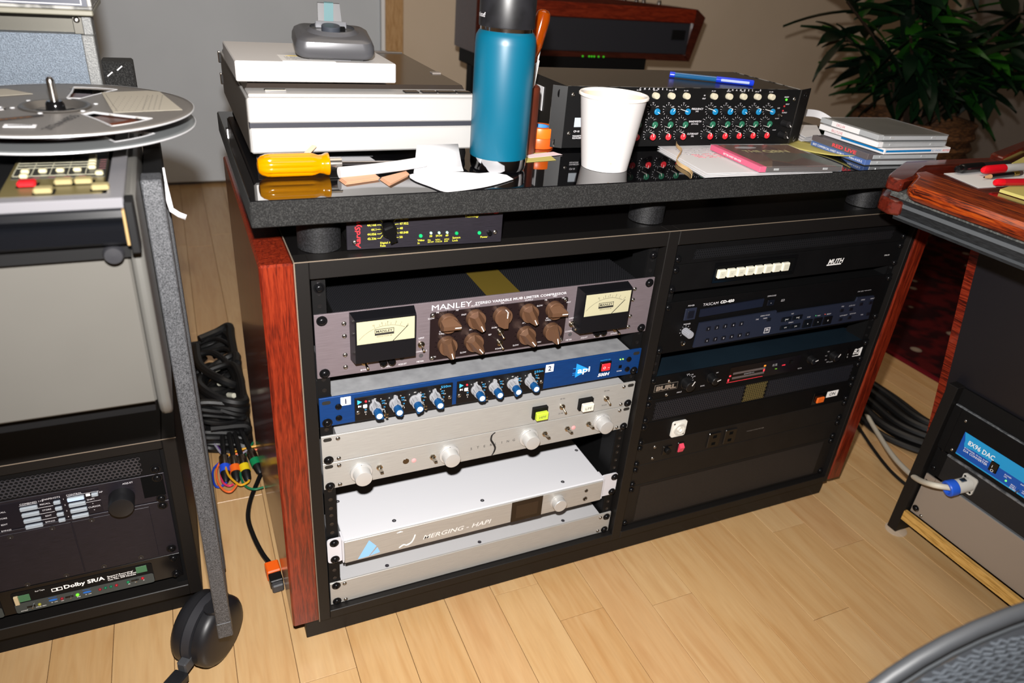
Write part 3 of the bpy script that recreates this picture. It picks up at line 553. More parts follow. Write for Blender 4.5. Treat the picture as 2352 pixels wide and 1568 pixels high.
u.box('power_rocker', 430, 440, 9, 31, 0, 2, BLACKG, .6); u.txt('I\no', 435.5, 20, 3.4, m=WHITE, d=2.2); u.txt('B2', 458, 22, 11, m=WHITE, w=15, skew=.2, off=.02); u.pr(p_box(466, 471, 13, 29, 0, .1), FR(0, 0, .05), WHITE); u.pr(p_box(451, 471, 11.5, 13, 0, .1), FR(0, 0, .05), WHITE)
for x, z in ((41, 31), (41, 5.5)): screw(u.t, x, z, 0, ME_SMALL)
scr(u, (38, 4.5)); u.done()
u = Unit('vent_panel', 'black hexagon-mesh vent panel with a gold patch in the right rack', XR, 278, 482, 43.7, PANELR, depth=0); PB = mat('mesh_black', '#303138', .32, .5)
one(p_perf(22, 208, 3, 41, 4.4, 1.7, 1), 'mesh_left', PB, u.t, M=FR(0, 0, .6), kind='stuff'); one(p_perf(208, 258, 3, 41, 4.4, 1.7, 1), 'mesh_patch', mat('gold_mesh', '#75683f', .4, .5), u.t, M=FR(0, 0, .6), kind='stuff', label='gold coloured mesh patch'); one(p_perf(258, 464, 3, 41, 4.4, 1.7, 1), 'mesh_right', PB, u.t, M=FR(0, 0, .6), kind='stuff')
scr(u, (36, 6)); u.done()
u = Unit('power_inlet_panel', 'black panel with white round power socket and orange rocker in the right rack', XR, 234, 482, 43.7, TB, depth=120)
wf = mat('white_socket', '#dedbd2', .4); o = one(p_prism(rrect(66, 95, 4, 35, 4), 3), 'power_socket', wf, u.t, M=FR(0, 0)); one(p_lathe([(11.5, 3), (11.5, 6), (9, 6), (9, 3.2), (.01, 3.2)], 24), 'socket_ring', mat('socket_ring', '#c9c6be', .4), o, M=T(81, 19.5)); one(p_lathe([(5, 3), (5, 7), (3.4, 7), (3.2, 4), (.01, 4)], 16), 'socket_core', wf, o, M=T(81, 19.5))
for x, z in ((69.5, 31), (91.5, 8)): one(p_cyl(1.6, .3, 10, z0=3), 'socket_screw', SCREWB, o, M=T(x, z))
o = u.box('switch_frame', 383, 413, 7, 33, 0, 2, BLACKG, .6); one(MB().add(p_cbox(392, 404, -6, -2, 9, 22, 1)).add(p_cbox(404, 411, -4, -2, 14, 20, 1)) and p_cbox(391, 409, -6, -2, 11, 23, 1.5), 'rocker_switch', mat('orange_rocker', '#c2561a', .3, emit='#c2561a', es=.25), o)
u.box('switch_label', 418, 446, 16, 29, 0, .4, WHITE, .1); u.txt('ON', 432, 22.5, 7, m=INK, d=.55, off=.02); scr(u, (36, 5)); u.done()
u = Unit('power_strip', 'black power strip panel with two outlets and a red rocker in the right rack', XR, 190, 482, 43.7, PANELB, depth=120, cat='power strip')
for x in (166, 202):
    o = u.box('outlet', x-13, x+13, 5, 36, 0, 2.5, BLACKG, 1)
    for dz in (13, 28): one(MB().add(p_box(-4, -2.6, -3, 3, 0, .2)).add(p_box(2.6, 4, -3, 3, 0, .2)).add(p_cyl(1.8, .2, 10, z0=0), T(0, -5, 0)) and p_box(-4, 4, -3, 3, 0, .2), 'outlet_slots', DARK, o, M=FR(x, dz, 2.5))
o = u.box('rocker_bezel', 88, 101, 10, 31, 0, 1.5, BLACKG, .4); one(([(90, -1.5, 12), (99, -1.5, 12), (90, -1.5, 29), (99, -1.5, 29), (90, -7, 23), (99, -7, 23), (90, -4, 13), (99, -4, 13)], [(0, 1, 7, 6), (6, 7, 5, 4), (4, 5, 3, 2), (0, 6, 4, 2), (1, 3, 5, 7)]), 'rocker_switch', mat('pink_red_rocker', '#d8465c', .35), o, label='red rocker switch')
o = u.box('breaker', 58, 76, 12, 30, 0, 2, BLACKG, .6); one(p_cyl(5.5, 4, 20, z0=2, ch=.6), 'breaker_button', BLACKM, o, M=FR(67, 21)); u.line(75, 15, 75, 26, .6)
for z in (33, 9): screw(u.t, 40, z, 0, ME_SMALL)
u.txt('FURMAN' if False else 'POWER CONDITIONER', 261, 21.5, 2, m=mat('faint_print', '#77706a', .6), w=40); scr(u, (38, 5)); u.done()
u = Unit('blank_panel', 'plain black blank panel under the power strip in the right rack', XR, 146, 482, 43.7, PANELB, cat='rack panel', depth=0); scr(u, (36, 5)); u.done()
u = Unit('mesh_panel', 'tall black fine-mesh panel at the bottom of the right rack', XR, 57, 482, 88.5, PANELB, cat='rack panel', depth=0)
one(p_perf(26, 456, 5, 84, 2.6, .95, .8), 'fine_mesh', mat('fine_mesh_black', '#2a2624', .45, .2), u.t, M=FR(0, 0, .5), kind='stuff'); scr(u, (82, 7)); u.done()
# ---------------------------------------------------------------- sync generator on the cabinet top + raised worktop
ang = -3.6; u = Unit('sync_generator', 'small black sync generator with yellow lettering under the raised worktop', 0, 0, 190, 44, PANEL, cat='audio device', depth=150, chx=(3, 3), top=1)
u.t.matrix_world = (lambda M: (setattr(M, 'translation', Vector((43.5, 8, 616.5))*S), M)[1])(R(ang, 'Z'))
o = one(p_lathe([(9.2, 0), (9, 9), (8.4, 10), (.01, 10)], 24), 'rotary_knob', BLACKG, u.t, M=FR(48, 25)); one(p_prism([(-5, -4), (5, -4), (4.4, 14), (-4.4, 14)], 4), 'knob_bar', BLACKG, o, M=T(0, 0, 9.5) @ R(-160, 'Z'))
for z, a, b in ((35.5, '45.937', '46.080'), (29.5, '44.144', '47.952'), (24, '44.1', '48'), (18.5, '44.056', '48.048'), (13, '42.336', '50')):
    u.txt(a, 34, z, 2.7, 'r', m=YEL); u.txt(b, 61.5, z+.3, 2.7, 'l', m=YEL); u.line(35, z, 39, z, .4, YEL); u.line(39, z, 41.5, 25+(z-25)*.7, .4, YEL); u.line(60.5, z, 57, z, .4, YEL); u.line(57, z, 54.5, 25+(z-25)*.7, .4, YEL)
u.txt('PHO', 48, 37, 2.4, m=YEL); u.txt('Digital Audio\nRate', 48, 7.2, 2.5, m=YEL); u.txt('MASTER SYNC GENERATOR', 105, 39, 2.9, m=YEL, w=52); u.txt('AardLock™\nTechnology', 150, 39, 2.6, m=YEL)
u.txt('Aardvark', 167, 39.5, 3.2, m=REDP, w=18, off=.03); u.pr(p_prism([(180.5+4.6*math.cos(i*.262), 40+2.9*math.sin(i*.262)) for i in range(24)], .1), FR(0, 0, .05), REDP); u.pr(p_prism([(180+2*math.cos(i*.5), 40+1.1*math.sin(i*.5)) for i in range(12)], .1), FR(0, 0, .15), BLACKM)
u.txt('AardSync', 12.5, 22, 6, m=REDP, rot=90, skew=.2, w=40, off=.01)
for x, z, r, c, e in ((87, 13.5, 2.3, '#11a05a', .15), (99.5, 16.5, 1.7, '#9ecdb4', .1), (109.5, 16.3, 1.7, '#9ecdb4', .1), (119.5, 16.1, 1.7, '#9ecdb4', .1), (131.5, 14.5, 2.3, '#0d8a4e', .1), (160.5, 13.5, 2.3, '#11a05a', .15)): u.led(x, z, r, c, e, 2)
for x, z, s in ((87.5, 7, 'Video\nIn'), (99.5, 11.5, '50'), (109.5, 11.5, '59.94'), (119.5, 11.5, '60'), (131.5, 8, 'System\nLock'), (167, 7, 'Power')): u.txt(s, x, z+1, 2.5, m=YEL)
for x, s in ((99.5, 'PAL\nSECAM'), (109.5, 'NTSC\nCOLOR'), (119.5, 'NTSC\nB/W')): u.txt(s, x, 7.5, 1.7, m=YEL)
one(p_cyl(3, 5, 16, ch=.5), 'power_button', BLACKG, u.t, M=FR(173, 13.5))
for x, z in ((9, 9.5), (181, 13.5)): screw(u.t, x, z, 0, ME_SMALL)
for x in (18, 170):
    for y in (20, 130): one(p_cyl(6, 2.4, 12), 'rubber_foot', BLACKM, u.t, loc=(x, y, -2.4))
u.done()
SPK = mat('speckled_black_felt', '#0e0e0e', .9)
def _spk(m, lo, hi, sc):
    n = nd(m, 'TexNoise'); n.inputs['Scale'].default_value = sc; n.inputs['Detail'].default_value = 3; lk(m, coords(m), n.inputs['Vector']); lk(m, ramp(m, n.outputs['Fac'], [(.46, lo), (.72, hi)]), BS(m).inputs['Base Color'])
    b = nd(m, 'Bump'); b.inputs['Strength'].default_value = .7; b.inputs['Distance'].default_value = .002; lk(m, n.outputs['Fac'], b.inputs['Height']); lk(m, b.outputs[0], BS(m).inputs['Normal'])
_spk(SPK, '#050505', '#30302f', 800)
SLABG = mat('polished_black_granite', '#08080a', .03, spec=.9); HZ = 692
wt = thing('worktop', 'raised black polished stone worktop with rough speckled edges on round feet', 'worktop', (0, 0, 0))
one(p_cbox(-61, 995, -27, 412, 663, 691, 1.2), 'slab', SPK, wt, label='rough speckled slab edge'); one(p_cbox(-60, 994, -26, 411, 690.5, HZ, .6), 'polished_top', SLABG, wt)
SO = mottle('textured_black_foot', [(.4, '#0c0c0d'), (.65, '#1f1f21')], 500, .55, bump=.4)
for x, y in ((17, 36), (480, 44), (905, 40), (17, 380), (480, 380), (905, 380)): one(p_lathe([(25, 614.5), (25, 663)], 32), 'standoff', SO, wt, loc=(x, y, 0))
# ---------------------------------------------------------------- things on the worktop
SILV = mat('silver_painted_metal', '#a9a7a5', .4, .25); SID = mat('grey_side_metal', '#54514d', .45, .3)
tt = thing('turntable', 'two tier silver turntable with smoked dust cover under the white tape box', 'turntable', (-44, 92, 0))
one(p_cbox(0, 274, 0, 365, 709, 738, 2), 'lower_plinth', SILV, tt); one(p_cbox(.3, 273.7, .5, 364, 738, 743.5, .5), 'seam_band', mat('dark_seam', '#2e2f36', .35), tt)
one(p_cbox(0, 274, 0, 365, 743.5, 771, 1.5), 'upper_body', SILV, tt); one(p_cbox(-1.2, -.1, 1, 364, 711, 770, .4), 'side_skin', SID, tt); one(p_cbox(274.1, 275.2, 1, 364, 711, 770, .4), 'side_skin', SID, tt)
one(p_cbox(2, 272, 3, 40, 771, 775, 1), 'control_ledge', SILV, tt)
SMK = mat('smoked_acrylic', '#2c2622', .12, spec=.6)
one(([(2, 38, 772), (272, 38, 772), (272, 362, 772), (2, 362, 772), (6, 42, 780), (268, 42, 780), (262, 300, 784), (8, 300, 784), (6, 360, 779), (268, 360, 779)], [(0, 1, 5, 4), (4, 5, 6, 7), (7, 6, 9, 8), (8, 9, 2, 3), (0, 4, 7, 8, 3), (1, 2, 9, 6, 5)]), 'dust_cover', SMK, tt, smooth=False)
one(p_box(12, 262, 296, 300, 784, 785.4), 'cover_ridge', mat('cover_ridge', '#5a534d', .3), tt)
one(p_cbox(21, 45, 14, 22, 774.6, 777.5, .6), 'chrome_latch', CHROME, tt)
for a, b in ((184, 202), (206, 225), (227, 250), (252, 270)): one(p_cbox(a, b, 12, 24, 774.6, 776.6, .5), 'function_button', BLACKG, tt)
one(p_box(254, 266, 120, 132, 781, 782.6), 'cover_label', mat('cover_label', '#7d7570', .5), tt)
for x in (20, 254):
    for y in (20, 340): one(p_lathe([(13, 692.2), (14, 700), (12, 709)], 20), 'rubber_foot', BLACKM, tt, loc=(x, y, 0))
for z in (733, 764): one(p_cbox(-5, -1, 352, 364, z-8, z+8, 1), 'hinge', CHROME, tt)
bx = thing('tape_box', 'flat white tape box lying on the turntable dust cover', 'box', (-51, 116, 784.4))
BXM = mat('white_box_card', '#b0adab', .6)
one(p_cbox(0, 183, 0, 165, 0, 22, 1.2), 'box_lid', BXM, bx); one(p_cbox(52, 112, 4, 52, 21.8, 22.4, .1), 'box_label', mat('pale_label', '#cdcac7', .6), bx)
lt = MB()
for i, s in enumerate(('LE ZIT', 'DUO 1984', '30 IPS')): lt.text(s, 58, 34-i*8, 3.4, T(0, 0, 22.5), 'l')
lt.build('lettering', INK, bx, smooth=False); MB().add(p_prism([(60, 42), (84, 42), (88, 46), (66, 47)], .1), T(0, 0, 22.5)).build('emblem', mat('emblem_yellow', '#d0b02a', .5), bx); one(p_tube([(92+16*math.cos(math.pi*i/20), -.05, .3+8*math.sin(math.pi*i/20)) for i in range(21)], .22, 5), 'thumb_notch', mat('notch_line', '#8b8580', .7), bx)
# tape dispenser
td = thing('tape_dispenser', 'grey plastic tape dispenser with pale blue tab on the white box', 'tape dispenser', (0, 0, 0), M=T(66, 162, 806.6) @ R(-5, 'Z') @ R(10, 'X') @ SCL(1, 1, 1.12))
GP = mat('grey_metallic_plastic', '#4b4b4e', .33, .3); PR = rrect(-46, 46, -38, 34, 14, 6)
bd = MB(); n = len(PR)
for z, s in ((7, .9), (9, .97), (13, 1), (19, .99), (24, .94), (26.5, .84)): bd.v += [(x*s, y*s, z) for x, y in PR]
for i in range(5):
    for k in range(n): bd.f.append((i*n+k, i*n+(k+1) % n, (i+1)*n+(k+1) % n, (i+1)*n+k))
bd.f.append(tuple(range(n))[::-1]); bd.f.append(tuple(5*n+k for k in range(n))); bd.build('body', GP, td)
one(p_prism(rrect(-34, 34, -27, 27, 6), 7, .1), 'base', mat('base_grey', '#8e9096', .4, .2), td)
for x in (-26, 18): one(p_cbox(x, x+12, -28.6, -26, 1, 7, .5), 'base_pad', mat('pad_grey', '#4d4e4c', .5), td)
dish = MB().add(p_lathe([(33, 0), (30, 3), (26, 5.5)], 40, False, False), T(0, 2, 24.5) @ SCL(1, .78, 1)); dish.build('dish_rim', GP, td)
one(p_prism([(28*math.cos(i*.1745), 2+20*math.sin(i*.1745)) for i in range(36)], .3, 26.6), 'recess', mat('recess_dark', '#3c3c3c', .5), td)
one(p_lathe([(11, 0), (11, 5.5), (10.4, 6.2), (.01, 6.2)], 30), 'hub', mat('hub_slate', '#3c4048', .35, .3), td, loc=(-2, -2, 26.8)); one(p_cbox(8, 15, -2, 4, 26.8, 31, .3), 'slot', DARK, td); one(p_cbox(-19, 18, 9, 12, 26.8, 34, 1), 'cutter_bar', mat('cutter_grey', '#8a8b90', .3, .6), td)
one(([(-14, 26, 24), (15, 26, 24), (13, 36, 46), (-13, 36, 46), (-14, 29, 24), (15, 29, 24), (13, 39, 46), (-13, 39, 46)], [(0, 1, 2, 3), (7, 6, 5, 4), (0, 4, 5, 1), (1, 5, 6, 2), (2, 6, 7, 3), (3, 7, 4, 0)]), 'flag', mat('flag_grey', '#444447', .45, 0), td)
one(([(-7, 24.5, 23), (4, 24.5, 23), (5.5, 35, 46.6), (-5.5, 35, 46.6), (5.5, 40, 46.8), (-5.5, 40, 46.8)], [(0, 1, 2, 3), (3, 2, 4, 5)]), 'paper_tab', mat('pale_blue_tab', '#4c6a6e', .7), td, label='pale blue paper tab')
# bottle
bo = thing('water_bottle', 'teal steel water bottle with black lid standing on the worktop', 'bottle', (250, 62, HZ))
SPIN = 48
one(p_lathe([(32, 0.2), (34.5, 2), (35.6, 6), (35.8, 17)], SPIN), 'steel_base', CHROME, bo); one(p_lathe([(36, 16.5), (36.4, 17.5), (36.4, 148), (35.6, 156), (33, 160.5), (31.4, 162)], SPIN), 'body', mottle('teal_enamel', [(.3, '#004c63'), (.7, '#00526a')], 8, .38), bo)
one(p_lathe([(31.2, 161), (31.2, 166)], SPIN), 'steel_neck', CHROME, bo); one(p_lathe([(32.6, 166), (33, 167.5), (33, 214), (31.5, 218), (.01, 218)], SPIN), 'lid', mottle('black_lid', [(.4, '#101012'), (.6, '#1b1b1e')], 40, .4), bo)
def wrap(b, s, r, z, h, a0, w):    # text wrapped on a cylinder; a0 = centre angle
    v, f, x0, x1 = text_mesh(s, .01); k = h/.7; kx = w/(x1-x0); i = len(b.v)
    for q in v: a = a0+((q[0]-(x0+x1)/2)*kx)/r; b.v.append((r*math.cos(a), r*math.sin(a), z+q[1]*k))
    b.f += [tuple(i+j for j in p) for p in f]
lb = MB(); wrap(lb, 'cmixxf', 33.15, 176, 5, math.radians(177), 23); lb.build('lettering', PRINT, bo, smooth=False)
# paper cup
cu = thing('paper_cup', 'plain white paper cup standing on the worktop', 'cup', (399, 45, HZ))
CUP = mottle('white_paper_cup', [(.35, '#bcb8b7'), (.65, '#c2bfbe')], 12, .6)
one(p_lathe([(28, 7), (30.5, 0.2), (31, .3), (43, 92), (42.2, 92.4), (30.4, 8), (.01, 8)], 56, False, True), 'cup_wall', CUP, cu); one(p_lathe([(42.4, 91), (44, 90.4), (45.2, 91.6), (45.2, 93.6), (44, 95), (42.6, 94.8), (41.8, 93.4), (42.4, 91)], 56, False, False), 'rolled_rim', mat('cup_rim', '#e2ddd6', .6), cu)
one(p_lathe([(41.6, 91), (40.5, 83)], 48, False, False), 'coffee_stain', mat('coffee_stain', '#cdb9a2', .7), cu); one(p_lathe([(2, 0), (1.6, .4), (.01, .5)], 10), 'drip', mat('drip_tan', '#b99c7c', .6), cu, M=T(-10.5, -30.4, 13) @ R(96, 'X') @ R(-20, 'Y'))
# parametric equaliser on the worktop
eq = thing('parametric_equaliser', 'worn black equaliser with rows of coloured knobs standing on the worktop', 'audio device', (379, 133, HZ), -1.5)
EB_ = mottle('scuffed_black_paint', [(.3, '#070708'), (.7, '#101012')], 10, .4); WORN = mottle('worn_bare_edge', [(.45, '#141415'), (.56, '#77736e')], 60, .5)
one(p_box(0, 414, 1.6, 172, 4, 88), 'chassis', mottle('dusty_black_cover', [(.35, '#0f0e0d'), (.65, '#1c1917')], 5, .28), eq); one(p_cbox(0, 414, 0, 1.6, 3.6, 88.3, .3), 'front_panel', BLACKM, eq)
for s in (0, 1):
    pts = [(0, 0), (-17, 12), (-17.8, 10.6), (-.6, -1.2)] if not s else [(414, 0), (449, 18), (449.8, 16.4), (414.6, -1.2)]
    e = one(p_prism(pts, 84.4, 3.8), 'rack_ear', EB_, eq)
    for z in (10, 78):
        q = (-9.5, 5.6) if not s else (433, 8.4); a = math.degrees(math.atan2(-12, -17)) if not s else math.degrees(math.atan2(18, 35))
        MM = T(q[0], q[1], z) @ R((a+180 if not s else a), 'Z') @ R(90, 'X'); one(p_lathe([(5.4, 0), (5.4, .5), (3.4, .6), (3.3, .1), (.01, .1)], 18), 'ear_hole', WORN if z < 50 else RING, eq, M=MM); one(p_cyl(3.2, .3, 14, z0=.2), 'hole_void', DARK, eq, M=MM)
    one(p_tube([(pts[1][0], pts[1][1], 4), (pts[1][0], pts[1][1]-.8, 88)], .55, 6), 'worn_edge', WORN, eq)
one(p_box(.2, 413.8, .4, 1.5, 88, 88.5), 'top_edge', WORN, eq); one(p_tube([(413.6, 3, 88.1), (413.6, 171, 88.1)], .7, 6), 'worn_edge', WORN, eq)
for x in (20, 394):
    for y in (20, 150): one(p_cyl(8, 4, 14), 'rubber_foot', BLACKM, eq, loc=(x, y, .1))
L = MB(); G = MB(); KBd = mat('eq_knob_black', '#151516', .4)
ME_EB = MB().add(p_lathe([(4.6, 0), (4.6, 7), (4, 8)], 16)).mesh('push_button', mat('ivory_push', '#bdb6a0', .5)); ME_EK = MB().add(p_lathe([(5.7, 0), (5.2, 1), (4.7, 13)], 18)).mesh('control_knob', KBd)
capm = {c: MB().add(p_lathe([(4.7, 13), (4.5, 14.6), (3.9, 15), (.01, 15)], 18)).mesh('knob_cap', mat('cap_'+c, h, .4)) for c, h in (('blue', '#1276a8'), ('green', '#22624a'), ('red', '#d02a33'))}
ME_EP = MB().add(p_box(-.4, .4, .5, 4.9, 14.9, 15.2)).add(p_box(-.4, .4, 4.7, 5.3, 2, 15)).mesh('pointer_line', KP)
cols = [90, 117, 145, 172, 198.5, 248, 276, 303, 330, 357.5]; rx = random.Random(5)
for i, x in enumerate(cols):
    link('push_button', ME_EB, eq, M=FR(x-3, 77.5))
    L.text(('20~200', '50~500', '200~2K', '500~5K', '2K~20K')[i % 5], x-3, 85.5-1, 1.7, FR(0, 0, .1))
    for c, z, pa in (('blue', 57, (-60, 30, 120, 30, -75)), ('green', 38.5, (200, 205, 200, 205, 200)), ('red', 20.5, (0, 0, 0, 0, 0))):
        xx = x-3; o = link('control_knob', ME_EK, eq, M=FR(xx, z) @ R(-pa[i % 5], 'Z')); link('knob_cap', capm[c], o); link('pointer_line', ME_EP, o)
        for k in range(11):
            a = math.radians(-140+28*k); G.add(p_box(-.25, .25, 6.6, 8.6, 0, .1), FR(xx, z, .05) @ R(140-28*k, 'Z'))
        for k in range(3): L.text(('20', '100', '200')[k] if c == 'blue' else str(k), xx+10*math.sin(math.radians((-60, 0, 60)[k])), z+10*math.cos(math.radians((-60, 0, 60)[k])), 1.5, FR(0, 0, .1))
for i, ch in enumerate('CHANNEL A'): L.text(ch, 116+7.6*i, 87-.6, 2.6, FR(0, 0, .1), off=.03)
for i, ch in enumerate('CHANNEL B'): L.text(ch, 272+7.6*i, 87-.6, 2.6, FR(0, 0, .1), off=.03)
for x, z, s, h in ((222, 58.5, 'FREQUENCY', 2.6), (222, 55, '(HZ)', 1.8), (222, 40, 'BANDWIDTH', 2.6), (222, 36.3, '(OCTAVES)', 1.8), (222, 21.5, 'CUT/BOOST', 2.6), (222, 18, '(DB)', 1.8), (230, 78, 'IN', 2), (230, 73.5, 'OUT', 2), (388, 77, 'READY', 2), (393, 66, 'INPUT', 1.8), (377, 60, 'CLIP', 1.8), (391, 53, 'OUTPUT', 1.8), (379, 44, 'LO CUT', 1.5), (379, 26, 'HI CUT', 1.5), (21, 27, 'CP-10', 2.6), (24, 20.5, 'PARAMETRIC\nEQUALIZER', 2)): L.text(s, x, z, h, FR(0, 0, .1), off=.02)
L.build('lettering', PRINT, eq, smooth=False); G.build('scale_marks', PRINT, eq, smooth=False)
for x, z, c, e in ((388, 73, '#3fd02a', 2), (387, 63, '#8c1f22', .1), (386.5, 56, '#8c1f22', .1)): one(p_sphere(1.8, 10, 6), 'indicator_light', mat('eqled'+c, c, .3, emit=c, es=e), eq, M=FR(x, z, .5))
for z in (37, 19): o = link('control_knob', ME_EK, eq, M=FR(394, z) @ R(-130, 'Z')); link('pointer_line', ME_EP, o)
for x, z in ((9, 77), (9, 24), (404, 74), (404, 20)): link('small_screw', ME_SMALL, eq, M=FR(x, z))
one(p_lathe([(3, 0), (2.6, 1.2), (1.2, 6), (.01, 7)], 12), 'toggle_switch', BRASS, eq, M=FR(382, 49)); one(p_cbox(16, 30, -.3, 0, 33, 46, .1), 'serial_sticker', mat('sticker_grey', '#a9b0b8', .5), eq)
one(p_cbox(-1.1, -.2, 76, 112, 40, 74, .2), 'side_sticker', PAPER, eq)
# pen on the equaliser
pn = thing('blue_pen', 'translucent blue pen lying on top of the black equaliser', 'pen', (611, 222, HZ+92.8), -34)
PX = R(90, 'Y')
one(p_lathe([(2.6, -1), (4, 1), (4.1, 72)], 20), 'barrel', mat('teal_clear_barrel', '#1c4f78', .08, spec=.9), pn, M=PX); one(p_lathe([(4.4, 0), (4.6, 1), (4.5, 8), (2, 9)], 16), 'end_plug', mat('pen_blue', '#1634b8', .25), pn, M=T(-2, 0, 0) @ PX); one(p_lathe([(4.7, 0), (4.8, 56), (4.2, 58), (.01, 58)], 20), 'cap', mat('pen_blue'), pn, M=T(71, 0, 0) @ PX)
one(p_cbox(78, 122, -7.6, -4.6, -1.6, 2.2, .6), 'clip', mat('clear_clip', '#9aa6c8', .15), pn)
# items round the bottle
ph = thing('pen_holder', 'brown leather pen holder half hidden behind the teal bottle', 'pen holder', (312, 132, HZ))
one(p_lathe([(20, .3), (22, 2), (22, 86), (20.5, 89), (19, 86), (19, 6), (.01, 6)], 32), 'holder_body', mottle('brown_leather', [(.35, '#4a2014'), (.65, '#5c2a1a')], 20, .35), ph)
sd = thing('amber_screwdriver', 'amber handled screwdriver upright in the brown pen holder', 'screwdriver', (0, 0, 0), M=T(299, 134, HZ+26) @ R(12.5, 'Y'))
AMB = mat('amber_acetate', '#b04c04', .12, spec=.7, trans=.65, ior=1.47)
fh = [(9.5*(1 if i % 2 else .9)*math.cos(math.pi*i/8), 9.5*(1 if i % 2 else .9)*math.sin(math.pi*i/8)) for i in range(16)]
one(p_cyl(2.6, 110, 10, z0=-18), 'shank', STEEL, sd); one(p_lathe([(6, 92), (8, 96), (7, 104), (9.6, 116), (10, 148), (8.6, 156), (5, 159), (.01, 160)], 12), 'handle', AMB, sd)
wp = thing('white_pen', 'white pen standing in the brown pen holder behind the bottle', 'pen', (0, 0, 0), M=T(316, 140, HZ+7) @ R(7, 'Y')); one(p_lathe([(1, 0), (3.8, 8), (3.9, 126), (3, 132)], 14), 'barrel', PAPER, wp); one(p_cbox(3.6, 5.2, -1.2, 1.2, 80, 114, .4), 'clip', mat('clip_white', '#dcd9d4', .4), wp)
for i, (z, col, lab) in enumerate(((0.3, '#d8541a', 'lower orange tape roll behind the teal bottle'), (14.6, '#f06a18', 'upper orange tape roll topped by blue ring behind the bottle'))):
    tr = thing('tape_roll', lab, 'tape roll', (357, 163, HZ+z)); one(p_lathe([(14, 0), (22, 0), (22.4, 1), (22.4, 13), (22, 14), (14, 14), (14, 0)], 36, False, False), 'tape_winding', mat('orange_tape%d' % i, col, .35), tr)
    one(p_lathe([(13.8, -.1), (13.8, 14.1), (12, 14.1), (12, -.1), (13.8, -.1)], 30, False, False), 'core', mat('blue_core' if i else 'card_core', '#3d7fc4' if i else '#c9a878', .5), tr)
def sheet(name, label, cat, poly, z, m, th=.25, curl=None, rz=0, group=None):
    t = thing(name, label, cat, (0, 0, z), group=group); b = MB(); n = len(poly)
    b.add(p_prism(poly, th))
    o = b.build('paper_sheet', m, t, smooth=False); return t
t = sheet('sticky_note', 'small yellow sticky note corner poking out beside the bottle', 'sticky note', [(296, 78), (346, 84), (352, 126), (300, 120)], HZ+.3, NOTE)
t = sheet('paper_slip', 'pale pink printed slip between bottle and orange rolls', 'paper', [(312, 96), (368, 108), (362, 124), (308, 112)], HZ+.9, mat('pink_slip', '#dcc8cc', .8))
# screwdriver, splicing block, scraps
sw = thing('screwdriver', 'yellow handled screwdriver lying at the left front of the worktop', 'screwdriver', (-42, 56, HZ+13.4), -1)
YA = mat('yellow_acetate', '#d08a00', .1, spec=.7, trans=.35, ior=1.47)
def flut(r, d, n=10, seg=60): return [((r-d*max(0, math.cos(n*2*math.pi*i/seg)))*math.cos(2*math.pi*i/seg), (r-d*max(0, math.cos(n*2*math.pi*i/seg)))*math.sin(2*math.pi*i/seg)) for i in range(seg)]
prof = [(-1, 3, 0), (0, 7.5, 0), (3, 10.6, .2), (8, 12.6, .8), (14, 13.1, 1.5), (52, 13.1, 1.5), (56, 12.4, .8), (61, 10.4, .2), (65, 10.8, 0), (69, 12.6, 0), (71.5, 12.6, 0), (72, 11.6, 0)]
hb = MB()
for x, r, d in prof: x *= 1.08; hb.v += [(x, y, z) for y, z in flut(r, d)]
for i in range(len(prof)-1):
    for k in range(60): hb.f.append((i*60+k, i*60+(k+1) % 60, (i+1)*60+(k+1) % 60, (i+1)*60+k))
hb.f += [tuple(range(60))[::-1], tuple((len(prof)-1)*60+k for k in range(60))]; hb.build('handle', YA, sw)
one(p_cyl(7.4, 14, 24, z0=0), 'ferrule', STEEL, sw, M=T(77.5, 0, 0) @ PX); one(p_cyl(3.1, 92, 16), 'shaft', mat('dark_chrome_shaft', '#8d8c90', .12, 1), sw, M=T(91, 0, 0) @ R(1.2, 'Y') @ PX); one(p_cbox(180, 186, -3.2, 3.2, -3.2, -.6, .3), 'blade_tip', STEEL, sw)
sb = thing('splicing_block', 'aluminium tape splicing block behind the yellow screwdriver', 'splicing block', (-40, 78, HZ+.3), -3)
one(([(0, 0, 0), (138, 0, 0), (138, 18, 0), (0, 18, 0), (0, 0, 8), (138, 0, 8), (130, 12, 12), (0, 12, 12), (130, 18, 12), (0, 18, 12)], [(3, 2, 1, 0), (0, 1, 5, 4), (4, 5, 6, 7), (7, 6, 8, 9), (9, 8, 2, 3), (0, 4, 7, 9, 3), (1, 2, 8, 6, 5)]), 'block', mat('milled_aluminium', '#a5a6aa', .3, .8), sb, smooth=False); one(p_box(4, 134, 14, 17, 12, 12.3), 'tape_groove', mat('groove_dark', '#6d6e72', .35, .8), sb)
MB().text('EdiTall', 96, 4.2, 3.2, T(0, -.15, 0) @ R(90, 'X'), 'c').build('lettering', mat('etched_grey', '#5a5b60', .5), sb, smooth=False)
TAN = mat('tan_card', '#b98c6e', .7)
ws = thing('wooden_stick', 'small tan wooden stick leaning on the yellow screwdriver', 'wooden stick', (0, 0, 0), M=T(16, 80, HZ+20) @ R(38, 'Z') @ R(-26, 'Y')); one(p_cbox(-10, 14, -3.2, 3.2, -1, 1, .3), 'stick', mat('pale_wood', '#c8a78c', .6), ws)
def fold(name, label, cat, pts, z, m, dz=.9, n=3):
    t = thing(name, label, cat, (0, 0, z)); 
    for i in range(n): one(p_prism([(x+(i*1.2), y+i*1.0) for x, y in pts], .5, i*dz), 'card_layer', m, t)
    return t
